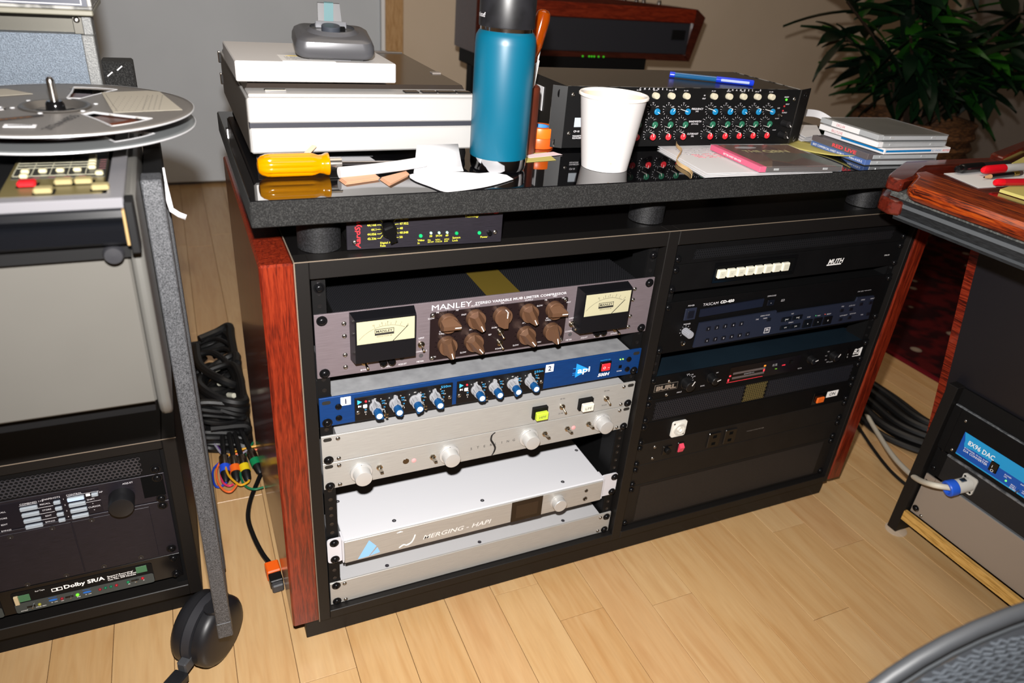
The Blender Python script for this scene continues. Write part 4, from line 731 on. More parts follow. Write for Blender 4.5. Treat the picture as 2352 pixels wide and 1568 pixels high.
fold('card_scrap', 'left folded tan card scrap beside the screwdriver shaft', 'card scrap', [(42, 33), (84, 44), (86, 27), (45, 14)], HZ+.3, TAN); fold('card_scrap', 'right fanned tan card scrap under the torn paper', 'card scrap', [(88, 28), (124, 50), (124, 36), (92, 2)], HZ+.3, TAN)
ls = thing('white_tube', 'white paper strip rolled along the screwdriver shaft', 'paper strip', (0, 0, HZ+7)); one(p_tube(smooth_path([(44, 40, 0), (80, 46, .5), (120, 50, 3), (150, 53, 6)], 5), 6.3, 14), 'rolled_strip', PAPER, ls)
sc = thing('paper_scrap', 'torn white paper scrap overhanging the front of the worktop', 'paper', (0, 0, 0))
wing = [Vector(p) for p in ((127, 40, 0), (140, 47, 0), (166, 48, 0), (190, 44, 0), (214, 34, 0), (232, 36, 0), (246, 22, 0), (247, 4, 0))]+smooth_path([(247, 4, 0), (216, -14, 0), (188, -25, 0), (160, -31, 0), (146, -30, 0), (136, -8, 0), (127, 12, 0), (124, 28, 0)], 4)
pm = MB().add(p_prism([(p.x, p.y) for p in wing], .3, HZ+1.2)); pm.build('paper_sheet', PAPER, sc, smooth=False)
fb = MB()
for i in range(5):
    s_ = i/4; fb.v += [(134+14*s_, 46+34*s_, HZ+1.5+25*s_**1.4), (198+4*s_, 46+34*s_, HZ+1.5+25*s_**1.4)]
for i in range(4): fb.f.append((2*i, 2*i+1, 2*i+3, 2*i+2))
o = fb.build('paper_flap', PAPER, sc); o.modifiers.new('solid', 'SOLIDIFY').thickness = .0003
# cue cards, rubber band, discs
for i, (dx, dy, z, lab) in enumerate(((0, 0, .3, 'lowest white cue card of the stack under the pink spined disc case'), (4, 4, 1.6, 'middle white cue card of the stack under the disc case'), (10, 8, 2.6, 'top handwritten cue card of the stack beside the rubber band'))):
    t = sheet('cue_card', lab, 'card', [(514+dx, -24+dy), (738, -30+dy*.4), (742, 126), (534+dx, 116+dy*2)], HZ+z, PAPER, .6, group='white cue cards')
hw = MB()
rh = random.Random(2)
for i in range(4):
    for k in range(5):
        x = 552+k*16+i*2; hw.add(p_tube(smooth_path([(x+j*2.4, 108-i*10+rh.uniform(-2, 2), 0) for j in range(6)], 2), .4, 4), T(0, 0, .8))
hw.build('handwriting', mat('grey_pencil', '#8a868c', .8), t); h2 = MB()
for i in range(3):
    for k in range(3): h2.add(p_tube(smooth_path([(566+k*19+j*2.6, 76-i*8+rh.uniform(-2.5, 2.5), 0) for j in range(6)], 2), .45, 4), T(0, 0, .8))
h2.build('red_handwriting', mat('red_pencil', '#c05a68', .8), t)
rb = thing('rubber_band', 'tan rubber band lying across the white cue cards', 'rubber band', (0, 0, 0))
def ribbon(pts, w, th=.5):
    P_ = smooth_path(pts, 8); b = MB(); n = len(P_)
    for i, p in enumerate(P_):
        a = P_[max(i-1, 0)]; c = P_[min(i+1, n-1)]; d = (c-a).normalized(); nn = Vector((-d.y, d.x, 0)); nn = nn.normalized() if nn.length > 1e-6 else Vector((1, 0, 0))
        for s, q in ((-.5, -.5), (.5, -.5), (.5, .5), (-.5, .5)): b.v.append(tuple(p+nn*th*s+Vector((0, 0, w*q))))
    for i in range(n-1):
        for k in range(4): b.f.append((i*4+k, i*4+(k+1) % 4, i*4+4+(k+1) % 4, i*4+4+k))
    b.f += [(0, 1, 2, 3)[::-1], tuple((n-1)*4+k for k in range(4))]; return b
ribbon([(634, 142, HZ+8), (610, 147, HZ+8), (584, 138, HZ+8), (566, 116, HZ+8), (552, 84, HZ+8.4), (534, 64, HZ+8), (520, 50, HZ+4), (512, 30, HZ+3), (508, 4, HZ+3), (500, -14, HZ+3), (492, -24, HZ+3)], 5).build('band', mat('tan_rubber', '#c9a878', .6), rb)
CLR = mat('clear_polystyrene', '#dfe3e5', .06, spec=.6, alpha=.08); FROST = mat('frosted_tray', '#9b9d9f', .25)
def cd_case(label, loc, rz, spine, cover, traym, group='disc cases', h=9.6, cover_fn=None, spine_txt=None):
    t = thing('disc_case', label, 'disc case', loc, rz, group=group)
    one(p_cbox(.6, 11, .6, 124.4, 1, h-1, .3), 'spine', spine, t); one(p_cbox(12, 141.4, .8, 124.2, 1.2, h-2.6, .3), 'tray', traym, t)
    one(p_cbox(13, 140.5, 1.2, 123.5, h-2.2, h-1.2, .2), 'booklet', cover, t)
    one(p_cbox(0, 142, 0, 125, .1, h, .5), 'clear_shell', CLR, t)
    for x in (28, 112): one(p_cbox(x-4, x+4, -.2, 1, h*.35, h*.65, .2), 'hinge_clip', mat('clip_pale', '#cfd2d4', .15, .5), t)  # small pale clips on the case front
    if spine_txt: MB().text(spine_txt, 60, h/2, h*.34, T(-.1, 0, 0) @ R(-90, 'Z') @ R(90, 'X') @ T(-124, 0, 0) @ T(0, 0, 0), 'c').build('lettering', spine_txt and mat('spine_print', '#eceae8', .6), t, smooth=False)
    return t
ART = mat('brown_cover_art', '#3a1a12', .35); 
def _art(m):
    v = nd(m, 'TexVoronoi'); v.inputs['Scale'].default_value = 22; lk(m, coords(m), v.inputs['Vector']); sp = nd(m, 'SeparateColor'); lk(m, v.outputs['Color'], sp.inputs[0])
    lk(m, ramp(m, sp.outputs[0], [(0, '#2a120c'), (.35, '#4a2416'), (.6, '#5a3a22'), (.78, '#5f6a74'), (.9, '#2b3a2c'), (1, '#6d2a1a')]), BS(m).inputs['Base Color'])
_art(ART)
PINK = mat('pink_spine', '#c73a66', .5)
t = cd_case('clear disc case with pink spine and brown cover on the white cue cards', (603, -27, HZ+3.6), -5, PINK, ART, mat('dark_tray', '#3a3230', .4), spine_txt='PINK SPINE' if False else None)
MB().text('BETTER SWEET BEN-ODE', -66, 4.8, 2.6, T(-.1, 0, 0) @ R(-90, 'Z') @ R(90, 'X'), 'c', w=44).build('lettering', WHITE, t, smooth=False)
MB().text('QBN', 88, 84, 13, T(0, 0, 8.6), 'c', w=46, off=.03).text('THE', 46, 84, 11, T(0, 0, 8.6), 'c', w=30, off=.02).build('cover_title', mat('cover_title', '#a39a6c', .5), t, smooth=False)
one(p_prism([(50+19*math.cos(i*.26), 106+6*math.sin(i*.26)) for i in range(24)], .1, 8.5), 'cover_oval', mat('cover_oval', '#8f8f94', .5), t)
# disc stack
BSP = mat('blue_spine', '#1d4f96', .5); DSP = mat('dark_red_spine', '#3b2a2c', .5)
t = cd_case('lowest disc case of the stack, with blue lettered spine', (829, -5, HZ+.2), -5, BSP, DSP, FROST); MB().text('BEST COMMERCIAL SWEET WORLD         Polara 61635-2', -62.5, 4.8, 3.2, T(-.15, 0, 0) @ R(-90, 'Z') @ R(90, 'X'), 'c', w=112).build('lettering', WHITE, t, smooth=False)
t = cd_case('second lowest disc case of the stack, dark spine with red lettering', (826, -9, HZ+10), -4, DSP, DSP, FROST); MB().text('RED LIVE', -50, 4.8, 5, T(-.15, 0, 0) @ R(-90, 'Z') @ R(90, 'X'), 'c', w=52, off=.03).build('lettering', mat('spine_red', '#d8434c', .5), t, smooth=False)
dg = thing('card_sleeve', 'white card sleeve with blue stripe in the middle of the disc stack', 'disc sleeve', (848, -17, HZ+19.8), -2)
one(p_cbox(0, 140, 0, 126, 0, 8.6, .6), 'sleeve', PAPER, dg); one(p_box(3, 98, -.2, 0, 3, 6, ), 'stripe', mat('stripe_blue', '#0a6ba6', .5), dg); one(p_box(-.2, 0, 2, 88, 3, 6), 'stripe', mat('stripe_blue'), dg); MB().text('BILY VINCENT', 110, 4.4, 2.8, FR(0, 0, .1), 'c', w=20).build('lettering', mat('stripe_blue'), dg, smooth=False); MB().text('RESTED', 131, 4.4, 2.8, FR(0, 0, .1), 'c', w=15).build('lettering', REDP, dg, smooth=False)
LBL = mat('white_spine', '#dcdadb', .6)
t = cd_case('second disc case from the top of the stack, plain white spine', (834, -13, HZ+28.6), -3, LBL, FROST, FROST)
MB().text('BILLYLIVE', -84, 4.8, 4, T(-.15, 0, 0) @ R(-90, 'Z') @ R(90, 'X'), 'c').build('lettering', mat('red_pencil'), t, smooth=False)
t = cd_case('topmost clear disc case of the stack, with white label on the spine', (834, -10, HZ+38.4), -4, FROST, mottle('grey_disc_cover', [(.4, '#4a4742'), (.6, '#5b5852')], 6, .3), FROST)
one(p_box(-.25, 0, 38, 98, 1, 8.6), 'spine_label', LBL, t); MB().text('DK2-04', -78, 4.8, 4, T(-.35, 0, 0) @ R(-90, 'Z') @ R(90, 'X'), 'c').build('lettering', mat('red_pencil'), t, smooth=False)
nt = thing('yellow_note', 'curled yellow note sheet leaning by the disc stack', 'sticky note', (0, 0, 0)); nb = MB()
for i in range(9):
    s = i/8
    for j in range(7): q = j/6; x = 782+(62)*s+66*q*(1-.1*s)-2*s; y = 128-110*s+34*q; nb.v.append((x-14*s, y, HZ+.4+9*s**4*(1-.3*q)))
for i in range(8):
    for j in range(6): nb.f.append((i*7+j, (i+1)*7+j, (i+1)*7+j+1, i*7+j+1))
o = nb.build('note_sheet', NOTE, nt); o.modifiers.new('solid', 'SOLIDIFY').thickness = .0003
wc = thing('white_strap', 'white strap looping out behind the black equaliser near the discs', 'strap', (0, 0, 0)); ribbon([(850, 165, HZ+20), (880, 200, HZ+34), (930, 205, HZ+33), (955, 185, HZ+20), (962, 165, HZ+8)], 12, 1.2).build('strap_band', PAPER, wc)
for i, (z, r) in enumerate(((.3, 0), (3, 6), (6, -5))): sheet('paper_bundle', ('bottom', 'middle', 'top')[i]+' loose white paper behind the disc stack', 'paper', [(846+i*4, 146), (905, 156+i*3), (962, 230), (880+i*3, 240)], HZ+z, PAPER, 1.6)
# ---------------------------------------------------------------- the tape machine
def hammer(name, a, b, sc, rough=.45, bump=.5, metal=.2):
    m = mottle(name, [(.38, a), (.62, b)], sc, rough, bump=bump, metal=metal); return m
HAM = hammer('grey_hammertone', '#222427', '#5e5f62', 1300, .42, .4); HAMB = hammer('blue_grey_hammertone', '#3e4650', '#5c6671', 900, .45, .6); HAML = hammer('light_grey_hammertone', '#565757', '#6b6c6b', 700, .5, .4)
GRY = mottle('grey_enamel', [(.35, '#4a4844'), (.65, '#4e4c48')], 5, .42); GRY2 = mottle('grey_enamel_side', [(.35, '#494845'), (.65, '#4f4e4b')], 5, .42); CHIP = mottle('chipped_white_trim', [(.45, '#8f8e8a'), (.6, '#5a5a58')], 60, .5)
tm = thing('tape_machine', 'grey studio tape machine with beige control panel on a grey leg frame at left', 'tape machine', (0, 0, 0))
one(p_box(-760, -166, -150, 150, 690, 738), 'deck', BLACKM, tm); one(p_cbox(-176, -163.5, -160, 150, 736, 743, .8), 'trim_strip', mat('pale_trim', '#77767a', .35, .4), tm); one(p_cbox(-760, -163.5, -162, -147, 735, 743.6, 1), 'trim_strip', mat('pale_trim'), tm)
GOLD = mat('champagne_panel', '#5c5334', .4, .35)
cp = one(p_cbox(-249, -179, -144, 20, 738, 742.5, .5), 'control_panel', GOLD, tm)
one(p_box(-246, -178.5, -97, -30, 742.5, 742.9), 'grid_plate', mat('grid_plate', '#2a2a27', .4), cp)
g = MB()
for i in range(5): g.add(p_box(-246+i*13, -245.4+i*13, -90, -32, 742.9, 743.1))
for y in (-42, -50, -58, -66, -90): g.add(p_box(-246, -194 if y > -90 else -180, y, y+.5, 742.9, 743.1))
g.build('grid_lines', mat('grid_line', '#a3a08a', .6), cp, smooth=False)
ME_IB = MB().add(p_cbox(-3, 3, -3.6, 3.6, 0, 3.4, 1)).mesh('ivory_key', mat('ivory_key', '#a39d80', .4))
for x, y in ((-237.5, -80), (-225, -79.5), (-212.5, -79), (-200, -78.5), (-183, -91.5), (-237, -93.5), (-190.5, -36), (-190.2, -45), (-190, -54), (-189.7, -63), (-189.4, -72)): link('ivory_key', ME_IB, cp, loc=(x, y, 742.8))
for x, y, rd in ((-232, -115, 1), (-219, -135, 0), (-207, -113, 0), (-193, -112.5, 0), (-180.5+.5, -131.5, 0)):
    one(p_cbox(x-7.6, x+7.6, y-6.5, y+6.8, 742.4, 742.8, .1), 'key_well', DARK, cp); one(p_cbox(x-6.6, x+6.2, y-6.2, y+3.8, 742.5, 747, 1.2), 'transport_key', mat('red_key', '#a01218', .3) if rd else mat('beige_key', '#7a704e', .4), cp)
MB().text('AMPEX', -213, -23, 4, T(0, 0, 742.6), w=22, off=.03).build('lettering', INK, cp, smooth=False)
m_ = MB()
for i in range(6): m_.add(p_box(-184.5, -179.5, -37-i*7.2, -36.2-i*7.2, 742.9, 743))
for i in range(4): m_.add(p_box(-231+i*11, -226+i*11, -95, -94, 742.9, 743))
m_.build('small_print', mat('faded_print', '#7a4448', .6), cp, smooth=False)
rl = [(-152, 736), (-158, 736.5), (-163, 734), (-164.5, 729), (-161, 724), (-165, 723), (-168.5, 720), (-168.5, 710), (-160, 705), (-150, 705)]
one(p_prism([(y, z) for y, z in rl], 594), 'front_rail', mat('black_vinyl_rail', '#08090c', .2), tm, M=T(-760, 0, 0) @ Matrix(((0, 0, 1, 0), (1, 0, 0, 0), (0, 1, 0, 0), (0, 0, 0, 1))))
one(p_cbox(-166, -163.8, -167, -152, 706, 735, .4), 'rail_end', mat('raw_chipboard', '#7d6640', .8), tm, label='bare tan end of the black rail'); one(p_cbox(-163.7, -157, -170, -148, 700, 742, 1), 'end_cap', BLACKM, tm)
one(p_cbox(-760, -168, -140, 140, 541, 705, 2), 'front_panel', GRY, tm); one(p_box(-760, -172, -120, 140, 520, 541), 'under_tray', BLACKM, tm)
sp = [(-140, 530), (-146, 545), (-146, 690), (-138, 738), (-40, 738), (120, 738), (120, 520), (-130, 520)]
PXM = Matrix(((0, 0, 1, 0), (1, 0, 0, 0), (0, 1, 0, 0), (0, 0, 0, 1)))
o = one(p_prism(sp, 10.5), 'side_panel', GRY2, tm, M=T(-167.2, 0, 0) @ PXM); bm_ = o.modifiers.new('bev', 'BEVEL'); bm_.width = .0035; bm_.segments = 2; bm_.limit_method = 'ANGLE'
one(p_lathe([(9, 0), (9, 5), (7.6, 14), (6.6, 16), (.01, 16.4)], 24), 'rubber_bumper', mat('rubber_black', '#1f1f22', .45), tm, M=FR(-178.5, 694, 140))
one(p_cbox(-156, -138, -42, -16, 122, 722, 1.2), 'leg', HAM, tm); one(p_cbox(-156.4, -137.6, -42.6, -15.5, 96, 124, 1.2), 'leg_foot', HAM, tm)
one(p_cbox(-156, -138, 120, 146, 60, 722, 1.2), 'leg', HAM, tm)
one(p_cbox(-156, -138, -16, 120, 690, 712, 1), 'leg_crossbar', BLACKM, tm); one(p_cbox(-156, -138, -16, 120, 126, 146, 1), 'leg_crossbar', HAM, tm)
# caster
CX, CY = -171, 24
cs = link('caster', None, tm, M=T(CX, CY, 50) @ R(-38, 'Z')); BP = mat('black_nylon', '#17171a', .42); TR = mat('caster_tread', '#26262a', .6)
for s in (-1, 1):
    prof = [(14, 31), (38, 30), (45, 27), (49, 22), (50, 17), (50, 9), (47, 7), (20, 7)]
    one(p_lathe([(r, z*s) for r, z in (prof if s > 0 else prof)], 48), 'caster_wheel', BP, cs, M=R(90, 'Y'))
fend = MB(); 
one(p_prism([(51.5*math.cos(math.radians(a)), 51.5*math.sin(math.radians(a))) for a in range(-20, 201, 10)], 12, -6), 'fender', TR, cs, M=R(90, 'X') @ R(90, 'Y') @ T(0, 0, 0))
one(p_cbox(-7, 7, -62, -44, -22, -2, 2), 'brake_tab', mat('brake_grey', '#3a3b3e', .5), cs); one(p_cbox(-11, 11, -84, -58, -38, -24, 2), 'brake_pedal', BP, cs, M=R(-8, 'X')); one(p_cyl(11, 24, 20), 'swivel_post', BP, cs, loc=(16, -4, 28))
# meter overbridge behind the reels
one(p_box(-800, -199, 168, 190, 700, 822), 'bridge_panel', HAMB, tm, label='blue grey textured rear panel'); one(p_cbox(-199, -187, 164, 200, 700, 822, 1), 'bridge_end', HAML, tm)
one(p_box(-800, -205, 186, 200, 822, 844), 'bridge_back', mat('bronze_back_plate', '#48463f', .4, .4), tm); one(p_cbox(-205, -196, 170, 186, 822, 845, .5), 'bracket', mat('bracket_grey', '#4c4a44', .4, .4), tm); link('small_screw', ME_SMALL, tm, M=FR(-201, 836, -169.8)); one(p_cbox(-196, -187, 166, 200, 822, 846, .6), 'bridge_post', HAML, tm)  # recess is backed by a dark bronze-grey metal plate
one(p_cbox(-800, -183, 150, 300, 842, 847.4, 1), 'frame_lip', mat('cream_trim', '#6e6b5e', .4), tm); one(p_cbox(-800, -183, 149, 300, 847.6, 851, 1), 'frame_trim', CHIP, tm)
one(p_box(-800, -186.5, 152, 300, 851, 990), 'meter_panel', mat('navy_meter_panel', '#262b3a', .4), tm); one(p_frame(-790, -192, 852.2, 985, -789, -193, 853, 984.2, .3), 'meter_outline', PRINT, tm, M=FR(0, 0, -152)); one(p_cbox(-187, -183, 150, 300, 851, 990, .6), 'frame_trim', CHIP, tm)
rc = one(p_cbox(-193, -158, 262, 300, 690, 781, 2), 'rear_cover', SPK, tm)
for x, z in ((-184.5, 767), (-173, 774)): one(p_box(-4, 4, -.7, .7, 0, .2), 'slot_mark', PAPER, rc, M=FR(x, z, -261.8) @ R(40, 'Z'))
# reel
rl_ = thing('tape_reel', 'large metal tape reel with labels turning flat on the tape machine', 'tape reel', (-219, 24, 0)); rl_.scale = (.89, .89, 1); REELM = mat('matt_reel_aluminium', '#625e5a', .45, .3); RE2 = mat('lower_flange_grey', '#6a6d6e', .4, .35)
def flange(z, th, m, name, rot):
    SEG = 180; RR = [31, 36, 44, 50, 60, 70, 80, 90, 100, 108, 114, 126, 133]; b = MB()
    for r in RR:
        for k in range(SEG): a = 2*math.pi*k/SEG; b.v.append((r*math.cos(a), r*math.sin(a), z))
    for i in range(len(RR)-1):
        for k in range(SEG):
            ad = (k+.5)*2-rot; rm = (RR[i]+RR[i+1])/2; q = (ad % 120); q = q-120 if q > 60 else q
            if 46 < rm < 111 and abs(q) < 6+rm*.06: continue
            l = (k+1) % SEG; b.f.append((i*SEG+k, (i+1)*SEG+k, (i+1)*SEG+l, i*SEG+l))
    o = b.build(name, m, rl_); s = o.modifiers.new('solid', 'SOLIDIFY'); s.thickness = th*S; s.offset = -1; return o
WT = mat('bright_rim', '#b0b0b2', .3, .3)
for z, m, nm in ((776, REELM, 'upper_flange'), (762.5, RE2, 'lower_flange')):
    o = flange(z, 1.4, m, nm, 73); one(p_tube([(133.2*math.cos(2*math.pi*k/120), 133.2*math.sin(2*math.pi*k/120), z-.7) for k in range(120)], .8, 6, True), 'flange_rim', WT, o)
    for c in (73, 193, 313):
        pts = []
        for i in range(9): t = i/8; r = 47+63*t; a = math.radians(c-(6+r*.06)); pts.append((r*math.cos(a), r*math.sin(a), z-.6))
        for i in range(7): a = math.radians(c-(6+110*.06)*(1-i/3)); pts.append((110.5*math.cos(a), 110.5*math.sin(a), z-.6))
        for i in range(9): t = 1-i/8; r = 47+63*t; a = math.radians(c+(6+r*.06)); pts.append((r*math.cos(a), r*math.sin(a), z-.6))
        one(p_tube(pts, 1.15, 6, True), 'window_trim', WT, o)
one(p_lathe([(55, 763), (88, 763), (88, 773.5), (55, 773.5)], 90, False, False), 'tape_pack', mat('brown_tape', '#3a1d12', .3), rl_); one(p_lathe([(54.5, 763), (54.5, 774)], 60, False, False), 'pack_core', BLACKM, rl_)
one(p_lathe([(33.5, 776.3), (32.5, 777.4), (30, 777.2), (24, 772), (23, 766)], 60, False, False), 'hub_ring', mat('hub_ring', '#4b4845', .35, .5), rl_); hp = one(p_lathe([(24, 764), (24, 769), (8, 769.5)], 48, True, True), 'hub_adapter', BLACKG, rl_)
for k in range(3): one(p_cbox(6, 22, -4, 4, 768, 771.5, 1), 'hub_spoke', BLACKM, hp, M=R(40+120*k, 'Z'))
for k in range(6): a = math.radians(60*k+15); one(p_lathe([(2.4, 0), (2, .8), (.01, 1)], 10), 'flange_screw', WT, rl_, loc=(38*math.cos(a), 38*math.sin(a), 776.2))
one(p_lathe([(10, 768), (9, 776), (8.6, 779), (7, 781)], 28), 'spindle_collar', BLACKG, rl_); one(p_lathe([(4, 780), (4, 797), (3.6, 800), (2, 802), (.01, 802.4)], 20), 'spindle_pin', STEEL, rl_)
LB = mat('aged_label', '#8a8478', .8)
def lab(poly, z, name, m): return one(p_prism([(x+219, y-24) for x, y in poly], .3, z), name, m, rl_)
lab([(-180, 98), (-132, 110), (-119, 104), (-98, 0), (-164, -13)], 776.5, 'paper_label', LB); lab([(-330, 96), (-275, 117), (-246, 88), (-300, 62)], 776.5, 'paper_label', LB)
lab([(-272, -44), (-227, -20), (-224, -26), (-268, -54)], 776.5, 'brand_sticker', mat('sticker_black', '#1c1715', .5)); lab([(-252, -62), (-226, -66), (-226, -76), (-252, -74)], 776.5, 'bar_code_sticker', PAPER)
bc = MB()
for i in range(26): bc.add(p_box(-248.5+i*.75, -248.5+i*.75+(.35 if i % 3 else .55), -71.5, -66, 776.9, 777), T(219, -24, 0) @ T(0, 0, 0))
bc.build('bar_code', INK, rl_, smooth=False)
tx = MB(); DM = T(0, 0, 776.35)
tx.text('202#44855', 219-207.5, -53-24, 9.5, DM, w=64, rot=71.5).build('handwriting', INK, rl_, smooth=False)
MB().text('AMPEX', 219-247, -37-24, 4.4, T(0, 0, 776.9), w=30, rot=28).build('lettering', mat('orange_print', '#8a5a2a', .6), rl_, smooth=False)
pl = MB()
for c in range(6):
    for k in range(9): pl.add(p_box(0, 5, -.25, .25, 0, .1), T(219-168+c*6.2+k*.9, -6-24+k*9.4, 776.9) @ R(96, 'Z'))
for c in range(4):
    for k in range(12): pl.add(p_box(0, 4.6, -.4, .4, 0, .1), T(219-136+c*5.2+k*.4, 0-24+k*7, 776.9) @ R(100, 'Z'))
pl.add(p_box(0, 96, -.3, .3, 0, .1), T(219-160, -9-24, 776.9) @ R(99, 'Z')); pl.build('label_print', mat('label_ink', '#6a655d', .8), rl_, smooth=False)
st = thing('paper_strip', 'narrow white paper strip hanging beside the grey leg', 'paper strip', (0, 0, 0)); sb_ = MB(); pts = [(-139, 706), (-138.5, 690), (-137, 672), (-135.5, 659), (-129, 653), (-122, 649)]
for i, (x, z) in enumerate(pts):
    for q in (-3.6, 3.6): dx, dz = (1, 0) if i < 3 else (.75, .65) if i == 3 else (.4, 1); sb_.v.append((x+q*dx*.8, 59+i*.6, z+q*dz*.8))
for i in range(len(pts)-1): sb_.f.append((2*i, 2*i+1, 2*i+3, 2*i+2))
o = sb_.build('strip', PAPER, st); o.modifiers.new('solid', 'SOLIDIFY').thickness = .0003
# ---------------------------------------------------------------- left outboard rack
ob = thing('outboard_rack', 'black outboard rack box under the tape machine at lower left', 'rack')
for a, b in ((-191, -173.5), (-700, -682)): one(p_cbox(a, b, 100, 470, 46, 334, 1), 'side_panel', BLACK, ob)
one(p_cbox(-682, -191, 100, 470, 319, 334, 1), 'top_panel', BLACK, ob); one(p_cbox(-682, -191, 100, 470, 46, 66, 1), 'bottom_panel', BLACK, ob); one(p_box(-682, -191, 462, 470, 66, 319), 'dark_backing', DARK, ob)
one(p_box(-690, -181, 122, 450, 0, 46), 'plinth', BLACKM, ob); one(p_box(-700, -173.4, 99.6, 100.2, 333.2, 334.4), 'worn_edge', mat('worn_edge'), ob)
one(p_box(-206, -191, 110, 112, 66, 319), 'rack_rail', BLACKM, ob); one(p_box(-682, -667, 110, 112, 66, 319), 'rack_rail', BLACKM, ob)
XL, YL = -680, 106
u = Unit('vent_panel', 'black coarse-mesh vent panel at the top of the lower left rack', XL, 276, 484, 42, PANELR, depth=0, Y0=YL)
one(p_perf(30, 460, 3, 32, 5.4, 2.15, 2), 'coarse_mesh', mat('mesh_gloss', '#4a4a50', .22, .6), u.t, M=FR(0, 0, .8), kind='stuff'); scr(u, (8,), (475,)); u.done()
u = Unit('effects_controller', 'black effects controller with grey oblong keys and large black dial in the lower left rack', XL, 229, 484, 46.5, PANEL, Y0=YL, depth=150)
for z, x0, me in ((0, 314, 'A'),):
    KY = mat('grey_oblong_key', '#8f979f', .35); KL = mat('lit_oblong_key', '#a9bce0', .35, emit='#a9bce0', es=.25)
    ME_A = MB().add(p_cbox(-9.8, 9.8, -2.8, 2.8, 0, 4, .8)).mesh('oblong_key', KY); ME_B = MB().add(p_cbox(-4, 4, -2.6, 2.6, 0, 4, .8)).mesh('short_key', KY)
    u.box('key_field', 130, 404, 1, 42, 0, .4, mat('key_field', '#0d0e18', .3), .1)
    for i in range(4):
        zz = 31.5-10*i
        for xx in (240, 274, 324): 
            if xx > 230: u.put('oblong_key', ME_A, xx if xx != 240 else 244, zz-1, .4)
        u.put('short_key', ME_B, 355.5, zz, .4); u.txt(str(i+1), 363, zz+2, 2.2, d=.6)
        o = u.put('oblong_key', ME_A, 377, zz+1, .4)
        if i == 0: o2 = u.box('lit_key_face', 367.6, 386.4, zz-1.4, zz+3.4, 4.3, 4.6, KL, .1)
        u.txt(('RECALL', 'STORE', 'EDIT', 'BYPASS')[i], 342, zz, 2.4, d=.6); u.txt(('RECALL', 'STORE', 'EDIT', 'BYPASS')[i], 293, zz-1, 2.4, d=.6)
        if i: u.line(314, zz+5, 350, zz+5, .5, d=.6)
    u.put('short_key', ME_B, 399, 33, .4); u.box('small_label', 388.5, 393.5, 31, 35, .4, .8, WHITE, .1)
for x, z, t in ((376, 38.6, 'CONTROL'), (350, 38.5, 'SNAPSHOTS'), (328, 37.3, 'COMBINED 1+2'), (439, 40.5, 'ADJUST'), (405, 34, 'TAP'), (393, 25, 'SHIFT'), (395, 12, 'CURSOR'), (394, 17, '^'), (394, 7, 'v')): u.txt(t, x, z, 2.6, d=.6)
u.line(367, 36.5, 404, 36.5, .4, d=.6); u.line(314, 35, 334, 35, .4, d=.6); u.line(368, 21, 404, 21, .4, d=.6)
one(p_lathe([(16, 0), (15.6, 21), (14.8, 23), (13.5, 23.4), (.01, 23)], 48), 'large_dial', mat('dial_black', '#141416', .4), u.t, M=FR(428.5, 18))
u.box('ear_recess', 455, 482, 9, 45, 0, .3, DARK, .1); scr(u, (40, 4), (475,)); u.done()
u = Unit('module_frame', 'black brushed frame of three screwed blank modules in the lower left rack', XL, 127.5, 484, 100, PANEL, Y0=YL, depth=150)
for a, b in ((130, 246), (247, 364), (365, 458)): u.box('blank_module', a, b, 3, 95, 0, .8, PANEL, .4)
ME_FS = MB().add(p_lathe([(3.8, 0), (3.7, .4), (1.8, .5), (1.4, .1), (.01, .1)], 16)).mesh('flush_screw', mat('flush_screw', '#3c3a3b', .35, .7))
for x, z in ((388, 92), (342, 91.5), (295, 90.5), (435, 8), (388, 6.5), (342, 5), (296, 4)): u.put('flush_screw', ME_FS, x, z, .8)
scr(u, (92.5, 11), (475,)); u.done()
u = Unit('noise_reduction_unit', 'black noise reduction unit with a row of coloured lamps in the lower left rack', XL, 82.5, 484, 44.5, mat('gloss_black_panel', '#0a0a0c', .15), Y0=YL, depth=150)
NRG = mat('grey_green_strip', '#383e3e', .35)
for off in (0, -186):
    o = one(p_prism([(x+off, z) for x, z in rrect(273, 446, 0, 38, 4)], .8), 'noise_module', BLACKM, u.t, M=FR(0, 0)); one(p_prism([(x+off, z) for x, z in rrect(274, 445.5, .6, 18, 3)], .5, .8), 'control_strip', NRG, o)
    for x, z in ((432, 30), (287, 26)): one(p_cbox(x+off-7, x+off+7, z-6, z+6, .8, 1.3, .2), 'circuit_board', mat('circuit_green', '#3f6a4a', .5), o)
one(p_cbox(276, 281, -4, -1, 18, 33, .3), 'ribbon_connector', mat('ribbon_cream', '#b9a784', .5), u.t)
u.txt('Dolby SR/A', 335, 29.5, 6.5, 'l', m=WHITE, w=50, d=1, off=.03)
for k in (0, 1): u.pr(p_frame(320+k*6.5, 326.5+k*6.5, 25.5, 31.5, 321+k*6.5, 325.5+k*6.5, 26.5, 30.5, .1), FR(0, 0, .9), WHITE)
u.txt('Spectral Recording/\nA-Type Noise Reduction\nCat. No. 300 Module', 388, 30.5, 2.4, 'l', m=WHITE, w=42, d=1, off=.02); u.txt('Ref Tape', 307, 33.5, 2.2, m=WHITE, d=1)
for x, c, e, z in ((302, '#8a8430', .2, 9), (329, '#7c1420', .15, 10), (348, '#52d820', 2, 10.3), (376, '#7c1420', .15, 10.6), (383, '#0d5a3c', .15, 11), (390, '#0d5a3c', .15, 11), (397, '#8c1420', .15, 11.3), (412, '#13683f', .2, 12), (431, '#a01622', .2, 13)): one(p_sphere(2.2, 12, 8), 'indicator_light', mat('nr'+c, c, .2, emit=c, es=e), u.t, M=FR(x, z, 1.6))
